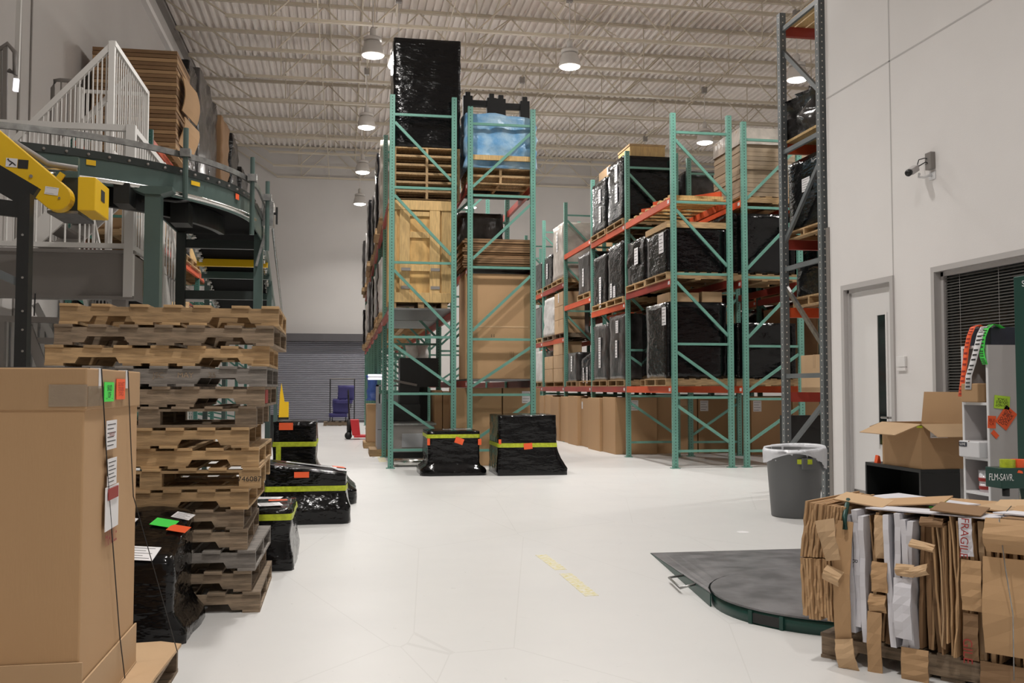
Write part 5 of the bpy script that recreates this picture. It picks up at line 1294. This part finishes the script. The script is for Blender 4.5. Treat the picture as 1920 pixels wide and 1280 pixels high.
# flattened cardboard stack at the near end of the top level
sy0 = 17.0; sx0 = at(170, 180, sy0)[0]; sx1 = at(330, 180, sy0)[0]; sz1 = at(240, 88, sy0)[1]
sx0 = max(sx0, XL+.06)
t = thing('flattened_cardboard_stack', 'high stack of flattened brown cartons on top of the wall rack', 'cardboard', ((sx0+sx1)/2, sy0+.7, 5.25))
link('pallet', simple_pallet(sx1-sx0, 1.3, .13, 'wood'), t)
n = 24; z = .13; h = (sz1-5.25-.13)/n
for k in range(n):
    j = .05*noise.noise(Vector((k*.7, 2, 0)))
    part('cardboard_sheet', MB().box(-(sx1-sx0)/2+j*.3, (sx1-sx0)/2+j*.6, -.65+j*.3, .75, z, z+h*.86), 'card_d' if k % 3 else 'card', t, local=True); z += h
for k, (px0, py0, px1, py1) in enumerate(((332, 160, 358, 225), (332, 235, 362, 285))):
    a = at(px0, py0, sy0+.9); b = at(px1, py1, sy0+.9)
    mb = MB(); 
    for i in range(6):
        tt = i/5; zz = a[1]+(b[1]-a[1])*tt; off = .05+.06*math.sin(3*tt+k)
        mb.v += [(sx1+off, sy0+.3, zz), (sx1+off+.10, sy0+1.3, zz)]
    for i in range(5): mb.f.append((2*i, 2*i+1, 2*i+3, 2*i+2))
    o = part('drooping_flap', mb, 'card', t); md = o.modifiers.new('s', 'SOLIDIFY'); md.thickness = .015
ll('tall black wrapped load beside the high stack of flattened cartons', 18.75, 19.9, 5.25, at(368, 120, 19.0)[1], 'film', jut=.12)
ll('tall smoky grey wrapped load with a white label on the wall rack', 20.0, 21.6, 5.25, at(388, 138, 20.4)[1], 'film_grey', jut=.15)
ll('ragged smoky load next along on top of the wall rack', 21.7, 23.0, 5.25, at(408, 185, 22)[1], 'film_grey', jut=.12)
ll('brown cardboard load with torn sides on top of the wall rack', 23.2, 24.6, 5.25, at(420, 222, 23.5)[1], 'card_d', jut=.2)
ll('black load beyond the torn cardboard load on the wall rack', 24.8, 26.3, 5.25, at(434, 256, 25.2)[1], 'film', jut=.25)
ll('distant black load near the end of the wall rack', 26.6, 28.2, 5.25, at(452, 318, 27)[1], 'film', jut=.3)
for k, (y0, f) in enumerate(((16.3, 'card'), (17.5, 'film_clear'), (18.85, 'film'), (20.1, 'wood_new'), (21.5, 'card'), (22.8, 'film_grey'))):
    ll(ORD[k]+' load along the middle beams of the wall rack, '+FN[f], y0, y0+1.1, 3.72, 4.6+.15*(k % 3), f, 'middle level loads of the wall rack')
for k, (y0, f) in enumerate(((16.3, 'film'), (17.5, 'wood_new'), (18.85, 'wood'), (20.1, 'card_d'), (21.5, 'film'))):
    ll(ORD[k]+' load along the lowest beams of the wall rack, '+FN[f], y0, y0+1.1, 1.7, 2.9+.12*(k % 3), f, 'lowest level loads of the wall rack')
# ================================================================ CURVED CONVEYOR
QX, QY, RO, RI = -2.96, 9.6, 2.10, 1.25
ZK = at(146, 271, 7.585)[1]      # top of the outer skirt
SKH = .25
def arc(r, a0=-90, a1=0, n=28): return [(QX+r*math.cos(math.radians(a0+(a1-a0)*k/n)), QY+r*math.sin(math.radians(a0+(a1-a0)*k/n))) for k in range(n+1)]
XS = -4.25
def skirt_path(r): return [(XS, QY-r)]+arc(r)+[(QX+r, QY+.95)]
def ribbonwall(path, z0, z1, th, inward=True):
    mb = MB(); n = len(path); P2 = []
    for i, (x, y) in enumerate(path):
        a = path[max(0, i-1)]; b = path[min(n-1, i+1)]; d_ = Vector((b[0]-a[0], b[1]-a[1], 0)).normalized(); nr = Vector((-d_.y, d_.x, 0))
        P2.append((x+nr.x*th, y+nr.y*th))
    for (x, y) in path: mb.v += [(x, y, z0), (x, y, z1)]
    for (x, y) in P2: mb.v += [(x, y, z0), (x, y, z1)]
    m = 2*n
    for i in range(n-1):
        p = 2*i; mb.f += [(p, p+2, p+3, p+1), (m+p, m+p+1, m+p+3, m+p+2), (p+1, p+3, m+p+3, m+p+1), (p, m+p, m+p+2, p+2)]
    mb.f += [(0, 1, m+1, m), (2*n-2, m+2*n-2, m+2*n-1, 2*n-1)]
    return mb
t = thing('curved_conveyor', 'dark green curved conveyor raised on steel legs above the pallets', 'conveyor', (QX+1.2, QY-1.2, 0))
part('outer_skirt', ribbonwall(skirt_path(RO), ZK-SKH, ZK, .012), 'conv', t)
part('skirt_lip', ribbonwall(skirt_path(RO+.012), ZK-.055, ZK+.004, .012), 'conv_d', t)
part('inner_skirt', ribbonwall(skirt_path(RI), ZK-SKH+.06, ZK, .012), 'conv', t)
# bed plate
po, pi_ = skirt_path(RO-.012), skirt_path(RI+.012)
mb = MB(); n = len(po)
for (x, y) in po: mb.v.append((x, y, ZK-.14))
for (x, y) in pi_: mb.v.append((x, y, ZK-.14))
for i in range(n-1): mb.f.append((i, i+1, n+i+1, n+i))
o = part('belt_bed', mb, 'belt', t); md = o.modifiers.new('s', 'SOLIDIFY'); md.thickness = .05
bolt = MB().lathe([(.011, 0), (.011, .012), (.006, .016)], 8).mesh('bolt', 'grey_steel')
for k in range(22):
    a = math.radians(-90+4.2*k); r = RO+.012
    o = link('bolt', bolt, t, (QX+r*math.cos(a)-t.location.x, QY+r*math.sin(a)-t.location.y, ZK-.03)); o.rotation_euler = (0, math.pi/2, a)
# rail guard above, on posts
rz_ = at(146, 251, 7.5)[1]
gp = [(x, y) for x, y in skirt_path(RO+.05)]
zg = ZK+.105
part('guard_rail', ribbonwall(gp, zg-.025, zg+.022, .02), 'galv', t)
for (px_, py0, py1) in ((342, 240, 372), (470, 295, 440), (498, 340, 470)):
    # find the arc angle that projects to this column
    best = min(range(0, 120), key=lambda q: abs((lambda X, Y: 960+F*math.tan(math.atan2(X, Y)-PSI))(*( (QX+(RO+.09)*math.cos(math.radians(-90+q)), QY+(RO+.09)*math.sin(math.radians(-90+q))) if q <= 90 else (QX+RO+.09, QY+(q-90)*.03) ))-px_))
    X, Y = (QX+(RO+.09)*math.cos(math.radians(-90+best)), QY+(RO+.09)*math.sin(math.radians(-90+best))) if best <= 90 else (QX+RO+.09, QY+(best-90)*.03)
    part('rail_post', MB().tube([(X, Y, at(px_, py1, Y)[1]), (X, Y, at(px_, py0, Y)[1])], .022, 8), 'conv', t)
    part('rail_clamp', MB().box(X-.04, X+.04, Y-.04, Y+.04, zg-.03, zg+.035), 'galv', t)
# conduit along the skirt
cp = [V3(145, 316, 7.4)]
for k in range(12, 86, 5):
    a = math.radians(-90+k); cp.append(Vector((QX+(RO+.05)*math.cos(a), QY+(RO+.05)*math.sin(a), ZK-.215-.02*k/90)))
part('conduit', MB().tube(cp, .02, 8), 'chrome', t, True)
part('flexible_conduit', MB().tube([V3(0, 268, 7.35), V3(28, 268, 7.35), V3(60, 288, 7.37), V3(90, 307, 7.38), V3(145, 316, 7.4)], .022, 8), 'grey_steel', t, True)
# under structure: cross members, gearbox, cables
part('drive_chain_guard', ribbonwall(arc(RO-.25, -70, -5), ZK-.36, ZK-.20, .05), 'black', t)
part('gear_housing', MB().box(*sorted((at(210, 350, 7.8)[0], at(240, 350, 7.8)[0])), 7.85, 8.1, ZK-.38, ZK-.22), 'black', t)
part('gear_housing', MB().box(*sorted((at(318, 350, 8.4)[0], at(352, 350, 8.4)[0])), 8.45, 8.7, ZK-.42, ZK-.24), 'black', t)
part('cable_run', MB().tube([V3(265, 377, 8.0), V3(310, 368, 8.2), V3(350, 362, 8.4), V3(375, 372, 8.6)], .012, 6).tube([V3(285, 372, 8.0), V3(330, 378, 8.2), V3(372, 375, 8.5)], .010, 6), 'rubber', t, True)
# main leg with flared head
lxa, lxb = at(270, 450, 7.95)[0], at(300, 450, 7.95)[0]; lm_ = (lxa+lxb)/2
lt_ = at(285, 362, 7.95)[1]
part('leg', MB().box(lxa, lxb, 7.95, 8.07, 0, lt_), 'conv', t)
part('leg_head', MB().prism([(lxa, lt_-.01), (lxb, lt_-.01), (lxb+.09, ZK-SKH-.0), (lxb+.09, ZK-SKH+.03), (lxa-.09, ZK-SKH+.03), (lxa-.09, ZK-SKH)], 'y', 7.93, 8.09), 'conv', t)
part('foot_plate', MB().box(lxa-.06, lxb+.06, 7.9, 8.12, 0, .015), 'conv', t)
# H-frame at the far end
e0, e1 = QX+RI+.02, QX+RO-.02; ye = QY+.9
zf = at(420, 395, ye)[1]
part('end_crossmember', MB().box(e0-.02, e1+.05, ye-.03, ye+.05, zf-.10, zf), 'conv', t)
part('end_rail', MB().box(e0-.02, e1+.03, ye-.06, ye-.03, zf, zf+.03), 'galv', t)
for x in (e0-.03, e1-.06): part('leg', MB().box(x, x+.09, ye-.03, ye+.06, 0, zf-.05), 'conv_d' if x < e0 else 'conv', t)
for v in (450, 545): 
    z = at(420, v, ye)[1]; part('stretcher', MB().box(e0+.05, e1-.05, ye-.01, ye+.05, z-.09, z), 'conv_d', t)
part('bearing_plate', MB().box(e1+.02, e1+.14, ye-.1, ye+.1, zf-.16, zf+.10), 'galv', t, bevel=.006)
part('diagonal_strut', MB().bar((e1+.05, ye-.05, zf-.25), (e1-.03, ye-.06, at(470, 500, ye)[1]), .02, .025), 'galv', t)
sx_ = at(503, 380, ye)[0]
part('sensor', MB().box(sx_-.02, sx_+.04, ye-.05, ye, zf+.05, zf+.14), 'navy', t); part('sensor_arm', MB().box(e1+.02, sx_+.10, ye-.02, ye+.0, zf-.03, zf-.005).box(sx_-.0, sx_+.02, ye-.03, ye-.01, zf-.03, zf+.06).box(sx_+.08, sx_+.10, ye-.03, ye+.01, zf-.13, zf+.05), 'black', t)
for (px_, py_, w_, h_, m, ln) in ((116, 300, .10, .04, 'paper', None), (437, 357, .07, .05, 'st_orange', None), (361, 344, .10, .035, 'yellow', None), (165, 303, .07, .04, 'yellow', None)):
    q = min(range(0, 91), key=lambda q: abs(960+F*math.tan(math.atan2(QX+RO*math.cos(math.radians(-90+q)), QY+RO*math.sin(math.radians(-90+q)))-PSI)-px_))
    a = math.radians(-90+q); dv = Vector((math.cos(a), math.sin(a), 0)); sv = Vector((-dv.y, dv.x, 0)); c_ = Vector((QX, QY, 0))+dv*(RO+.008)
    z = at(px_, py_, c_.y)[1]; z = max(ZK-SKH+.03, min(ZK-.09, z))
    sticker('warning_sticker', (c_.x, c_.y, z), sv, (0,0,1), w_, h_, m, t)
# inclined belt conveyor going down and away
b0 = Vector(((e0+e1)/2-.0, ye+.25, zf-.05)); b1 = Vector((at(462, 575, 14.6)[0], 14.6, at(462, 585, 14.6)[1]))
t = thing('incline_conveyor', 'black belt incline conveyor with roller studded side rails leading away from the curve', 'conveyor', (b0.x, (b0.y+b1.y)/2, 0))
dirv = (b1-b0).normalized(); b2 = b1+dirv*1.2; sdv = Vector((dirv.y, -dirv.x, 0)).normalized(); upv = sdv.cross(dirv)
HW = .36
part('belt', MB().obox((b0+b2)/2, dirv*(b2-b0).length/2, sdv*HW, upv*.02), 'belt', t)
for s_ in (-1, 1):
    part('side_rail', MB().obox((b0+b2)/2+sdv*s_*(HW+.03)+upv*.02, dirv*(b2-b0).length/2, sdv*.02, upv*.075), 'conv', t)
    part('hand_rail', MB().tube([b0+sdv*s_*(HW+.12)+upv*.2, b2+sdv*s_*(HW+.12)+upv*.2], .014, 6), 'galv', t, True)
stud = MB().lathe([(.025, 0), (.025, .03), (.038, .034), (.038, .06)], 10).mesh('roller_stud', 'chrome')
nst = 26
for k in range(nst):
    p = b0+(b2-b0)*(k+.5)/nst
    for s_ in (-1, 1): link('roller_stud', stud, t, p+sdv*s_*(HW+.0)-upv*.085-t.location)
for k, (f_, m) in enumerate(((.26, 'yellow'), (.36, 'conv'), (.55, 'conv'), (.8, 'conv'))):
    p = b0+(b2-b0)*f_-upv*.07; part('cross_bar', MB().obox(p, sdv*(HW+.05), dirv*.012, upv*.045), m, t)
for f_ in (.45, .98):
    p = b0+(b2-b0)*f_
    for s_ in (-1, 1):
        q = p+sdv*s_*(HW+.03); part('support_leg', MB().box(q.x-.03, q.x+.03, q.y-.03, q.y+.03, 0, q.z), 'conv', t)
# drive guard (yellow arm) and motor cover
gy_ = 7.25
g0 = V3(12, 290, gy_); g1 = V3(105, 368, gy_)
d_ = (g1-g0).normalized(); pr = Vector((-d_.z, 0, d_.x)); R_ = .10
t = thing('drive_guard', 'yellow chain guard arm with rounded ends bolted under the conveyor', 'guard', (g1.x, gy_, g1.z))
poly = []
for k in range(13):
    a = math.pi*(k/12)-math.pi/2; q = g1+d_*R_*math.cos(a)+pr*R_*math.sin(a); poly.append((q.x, q.z))
for k in range(13):
    a = math.pi*(k/12)+math.pi/2; q = g0-d_*.25+d_*R_*math.cos(a)+pr*R_*math.sin(a); poly.append((q.x, q.z))
part('guard_shell', MB().prism(poly, 'y', gy_, gy_+.11), 'yellow', t, bevel=.008)
q0 = V3(98, 352, gy_+.02); q1 = V3(118, 325, gy_+.02)
part('guard_tab', MB().bar(q0, q1, .02, .04), 'yellow', t)
for (px_, py_, w_) in ((22, 305, .075), ):
    c_ = V3(px_, py_, gy_)
    sticker('warning_sticker', (c_.x, gy_, c_.z), (1,0,-.05), (.05,0,1), w_*1.0, .062, 'paper', t)
    sticker('warning_sticker', (c_.x+.075, gy_, c_.z-.008), (1,0,-.05), (.05,0,1), w_*.9, .062, 'ink', t)
    part('pictogram', MB().bar((c_.x-.02, gy_-.006, c_.z+.015), (c_.x+.01, gy_-.006, c_.z-.002), .002, .008).bar((c_.x+.01, gy_-.006, c_.z-.002), (c_.x+.028, gy_-.006, c_.z-.02), .002, .007).bar((c_.x+.005, gy_-.006, c_.z-.002), (c_.x-.015, gy_-.006, c_.z-.02), .002, .007).lathe([(.001,-.006),(.007,0),(.001,.006)], 8, (c_.x-.022, gy_-.006, c_.z+.022)), 'ink', t)
c_ = V3(97, 358, gy_); sticker('data_plate', (c_.x, gy_, c_.z), (1,0,-.12), (.12,0,1), .09, .055, 'paper', t, bars=2)
part('guard_bolt', MB().tube([V3(58, 330, gy_-.012), V3(58, 330, gy_+.01)], .012, 8).tube([V3(111, 371, gy_-.008), V3(111, 371, gy_+.01)], .008, 8), 'grey_steel', t)
m0 = at(146, 331, 7.1); m1 = at(178, 395, 7.1); mdx = .12
t = thing('motor_cover', 'yellow box cover over the drive motor under the conveyor', 'guard', ((m0[0]+m1[0])/2, 7.4, m1[1]))
part('cover_box', MB().box(m0[0], m1[0], 7.1, 7.5, m1[1], m0[1]), 'yellow', t, bevel=.006)
part('cover_slot', MB().box(m1[0]-.001, m1[0]+.003, 7.26, 7.36, m1[1]+.10, m1[1]+.18), 'ink', t)
part('gear_motor', MB().box(at(103, 340, 7.5)[0], at(150, 340, 7.5)[0], 7.45, 7.75, at(120, 398, 7.5)[1], at(120, 335, 7.5)[1]), 'conv_d', t)
part('motor_shelf', MB().box(at(92, 400, 7.4)[0], at(150, 400, 7.4)[0], 7.35, 7.8, at(120, 402, 7.4)[1], at(120, 397, 7.4)[1]), 'galv', t)
part('hanger', MB().box(at(104, 330, 7.55)[0], at(146, 330, 7.55)[0], 7.55, 7.6, at(120, 340, 7.55)[1], ZK-.1), 'conv', t)
# black steel support frame, near
by_ = 6.7
f0, f1 = at(30, 500, by_)[0], at(53, 500, by_)[0]
t = thing('support_post', 'black steel post with drilled holes in front of the platform', 'post', ((f0+f1)/2, by_, 0))
part('post', MB().box(f0, f1, by_, by_+.09, 0, at(40, 362, by_)[1]), 'black', t)
part('arm', MB().bar(V3(-30, 385, by_+.04), V3(52, 395, by_+.04), .05, .10), 'black', t)
part('knee_brace', MB().bar(V3(-20, 505, by_+.04), V3(48, 535, by_+.04), .03, .05), 'grey_rack', t)
part('upper_beam', MB().bar(V3(-40, 312, by_+.25), V3(62, 372, by_+.25), .06, .16), 'black', t)
for v in (440, 520, 583, 618, 658): part('bolt', MB().tube([V3(42, v, by_-.006), V3(42, v, by_+.004)], .008, 8), 'galv', t)
# ================================================================ STAIRS AND PLATFORM
PY = 9.2
pz_ = at(150, 472, PY)[1]; pzb = at(150, 556, PY)[1]; px1 = at(252, 300, PY)[0]; prt = at(150, 231, PY)[1]
PX0 = XL+.15; PYB = 14.2
t = thing('platform', 'grey steel platform with white railings behind the curved conveyor', 'platform', ((PX0+px1)/2, PY+1, 0))
part('front_fascia', MB().box(PX0, px1, PY, PY+.04, pzb, pz_), 'grey_steel', t)
part('fascia_flange', MB().box(PX0, px1+.02, PY-.03, PY+.06, pz_-.01, pz_+.02).box(PX0, px1+.02, PY-.03, PY+.06, pzb-.02, pzb+.01), 'grey_steel', t)
part('side_fascia', MB().box(px1-.04, px1, PY+.04, 10.4, pzb, pz_), 'grey_steel', t)
part('floor_plate', MB().box(PX0, px1, PY+.04, PYB, pz_-.01, pz_), 'grey_steel', t)
br_ = at(150, 455, PY)[1]
for (z0, z1) in ((prt-.055, prt), (br_-.045, br_)):
    part('rail', MB().box(PX0, px1, PY-.02, PY+.03, z0, z1), 'white_steel', t)
    part('rail', MB().box(px1-.045, px1, PY+.03, PY+1.5, z0, z1), 'white_steel', t)
bm_ = MB().tube([(0, 0, br_), (0, 0, prt-.03)], .009, 6).mesh('baluster', 'white_steel')
x = PX0+.08
while x < px1-.02:
    link('baluster', bm_, t, (x-t.location.x, PY-t.location.y, 0)); x += .122
y = PY+.12
while y < PY+1.5:
    link('baluster', bm_, t, (px1-.02-t.location.x, y-t.location.y, 0)); y += .11
pmesh = MB().box(-.04, .04, -.04, .04, pzb, prt).mesh('rail_post', 'white_steel')
for (x, y) in ((px1-.03, PY+.0), (px1-.03, PY+1.5), (px1-1.45, PY)): link('rail_post', pmesh, t, (x-t.location.x, y-t.location.y, 0))
for (x, y) in ((px1-.12, PY+.1), (px1-.12, PY+2.9), (PX0+.2, PY+.15)): part('column', MB().box(x-.06, x+.06, y-.06, y+.06, 0, pzb), 'grey_steel', t)
sgn = V3(235, 535, PY); sticker('yellow_sign', (px1+.001, 9.75, pzb+.22), (0,1,0), (0,0,1), .16, .34, 'yellow', t, lines='!', size=.16)
# stairs going down away from the platform
sd0 = Vector((px1-.02, PY+1.55, pz_)); sd1 = Vector((px1-.02, PY+3.9, .3))
t2 = thing('white_stair', 'white stair with railings going down behind the platform', 'stairs', (px1-.5, PY+3, 0))
for dx in (0, -.8):
    o_ = Vector((dx, 0, 0)); part('stringer', MB().bar(sd0+o_, sd1+o_, .04, .22), 'white_steel', t2)
    part('hand_rail', MB().bar(sd0+o_+Vector((0,0,1.0)), sd1+o_+Vector((0,0,1.0)), .045, .05), 'white_steel', t2)
    for k in range(14):
        p = sd0+(sd1-sd0)*(k+.5)/14+o_; part('baluster', MB().tube([p, p+Vector((0,0,1.0))], .010, 6), 'white_steel', t2)
for k in range(10):
    p = sd0+(sd1-sd0)*(k+.5)/10; part('tread', MB().box(p.x-.8, p.x, p.y-.13, p.y+.13, p.z-.02, p.z+.01), 'grey_steel', t2)
# upper flight: up from the wall side to a landing, railed in depth
UY = 10.5; ap = V3(213, 82, UY); lo = V3(25, 266, UY)
lf = ap.z-1.12
t3 = thing('white_stair', 'white stair flight with peaked handrail rising to the upper landing', 'stairs', (ap.x-.6, UY+.7, pz_))
for dy in (0, .95):
    o_ = Vector((0, dy, 0))
    part('hand_rail', MB().bar(lo+o_, ap+o_+Vector((0,0,0)), .05, .055), 'white_steel', t3)
    part('stringer', MB().bar(lo+o_+Vector((-.1,0,-1.28)), ap+o_+Vector((0,0,-1.28)), .04, .20), 'white_steel', t3)
    n = 22
    for k in range(n):
        p = lo+(ap-lo)*(k+.5)/n+o_; zb = max(p.z-1.22, pz_)
        part('baluster', MB().tube([(p.x, p.y, p.z-1.22), (p.x, p.y, p.z)], .008, 6), 'white_steel', t3)
rB = Vector((ap.x, 12.2, ap.z))
part('landing_rail', MB().bar(ap+Vector((0,-.02,0)), rB, .05, .055), 'white_steel', t3)
part('landing_edge', MB().bar(ap+Vector((0,0,-1.2)), rB+Vector((0,0,-1.2)), .05, .18), 'white_steel', t3)
part('landing_mid_rail', MB().bar((ap.x-.75, 12.2, ap.z-.02), (ap.x, 12.2, ap.z-.02), .03, .04), 'white_steel', t3)
for k in range(16):
    y = UY+.06+k*(12.2-UY-.06)/16; part('baluster', MB().tube([(ap.x, y, ap.z-1.15), (ap.x, y, ap.z)], .008, 6), 'white_steel', t3)
for k in range(10):
    x = ap.x-.75+k*.075; part('baluster', MB().tube([(x, 12.2, ap.z-1.15), (x, 12.2, ap.z-.02)], .008, 6), 'white_steel', t3)
for (x, y) in ((ap.x-.012, UY), (ap.x, 12.2), (ap.x-.75, 12.2)): part('newel_post', MB().box(x-.03, x+.03, y-.03, y+.03, pz_, ap.z+.02), 'white_steel', t3)
part('landing_plate', MB().box(ap.x-.8, ap.x, UY, 12.2, ap.z-1.25, ap.z-1.22), 'grey_steel', t3)
for k in range(7):
    p = lo+(ap-lo)*(k+.5)/7; part('tread', MB().box(p.x-.12, p.x+.12, UY, UY+.95, p.z-1.22, p.z-1.19), 'grey_steel', t3)
# grey pipe rail and ladder by the wall
g_ = [Vector((V3(99, 165, 13.6).x, 13.6, pz_)), V3(99, 165, 13.6), V3(103, 151, 13.6), V3(112, 150, 13.6), V3(152, 153, 13.6)]
t4 = thing('pipe_rail', 'grey bent pipe rail against the left wall behind the white stair', 'railing', (g_[0].x, 13.6, g_[0].z))
part('pipe', MB().tube(g_, .028, 8), 'grey_steel', t4, True)
for px_ in (115, 128): part('pipe_bar', MB().tube([V3(px_, 151, 13.6), Vector((V3(px_, 151, 13.6).x, 13.6, pz_))], .012, 6), 'grey_steel', t4)
t5 = thing('wall_ladder', 'grey steel ladder rails beside the lit tube on the left wall', 'ladder', (*V3(10, 230, 11.9)[:2], 0))
part('side_rail', MB().tube([V3(-4, 95, 11.9), V3(14, 82, 11.9), V3(28, 98, 11.9), V3(28, 140, 11.9), V3(16, 132, 11.9)], .028, 8), 'grey_steel', t5, True)
part('side_rail', MB().bar(V3(10, 88, 11.9), V3(9, 236, 11.9), .05, .03), 'grey_steel', t5)
part('side_rail', MB().bar(V3(1, 96, 11.9), V3(1, 236, 11.9), .03, .03), 'grey_steel', t5)
tq = thing('wall_tube_light', 'tall thin cream tube on the left wall with a bright lower end', 'lamp', V3(32, 170, 11.95))
part('tube_casing', MB().bar(V3(37, -20, 11.95), V3(31, 148, 11.95), .05, .05), 'white_steel', tq)
part('lit_end', MB().bar(V3(31, 148, 11.95), V3(29, 171, 11.95), .05, .05), 'glow', tq)
# things below the platform: white shelving, blue boxes, grey bars
t6 = thing('conduit_frame', 'grey steel tread brackets under the platform', 'frame', (*V3(70, 600, 9.0)[:2], 0))
part('bracket', MB().bar(V3(0, 597, 8.9), V3(125, 601, 8.9), .05, .05).bar(V3(125, 601, 8.9), V3(132, 625, 8.9), .05, .04), 'grey_steel', t6)
part('bracket', MB().bar(V3(70, 638, 8.9), V3(140, 640, 8.9), .05, .05), 'grey_steel', t6)
part('bracket', MB().bar(V3(86, 675, 8.9), V3(140, 677, 8.9), .05, .04), 'grey_steel', t6)
part('stringer', MB().bar(V3(50, 610, 8.88), V3(84, 700, 8.88), .04, .08), 'grey_steel', t6)
part('hanging_cord', MB().tube([V3(66, 550, 8.9), V3(64, 592, 8.9)], .006, 6), 'rubber', t6)
part('leg', MB().box(V3(132, 640, 8.9).x-.03, V3(132, 640, 8.9).x+.03, 8.88, 8.94, 0, V3(132, 601, 8.9).z), 'grey_steel', t6)
part('leg', MB().box(V3(2, 640, 8.9).x-.03, V3(2, 640, 8.9).x+.03, 8.88, 8.94, 0, V3(2, 597, 8.9).z), 'grey_steel', t6)
w0, w1 = at(-20, 640, 11.6)[0], at(150, 640, 11.6)[0]
t7 = thing('slatted_screen', 'white slatted screen standing under the platform', 'screen', ((w0+w1)/2, 11.6, 0))
x = w0; k = 0
while x < w1:
    part('slat', MB().box(x, x+.045, 11.6, 11.63, 0, 2.05), 'white_steel', t7); x += .075; k += 1
part('back_board', MB().box(w0, w0+.72, 11.64, 11.67, 0, 2.05), 'white', t7)
part('rail', MB().box(w0, w1, 11.63, 11.66, 1.98, 2.05).box(w0, w1, 11.63, 11.66, .2, .26), 'white_steel', t7)
part('diagonal_rail', MB().bar(V3(66, 570, 11.5), V3(104, 645, 11.5), .03, .07), 'white_steel', t7)
for r_ in range(5):
    carton(('blue' if r_ % 2 else 'white')+' carton behind the slatted screen, '+ORD[r_]+' up from the floor', w1-.75, w1-.02, 11.9, 12.4, r_*.36, r_*.36+.35, 'bluebag' if r_ % 2 else 'carton_w', 'cartons behind the slatted screen', tape=False)
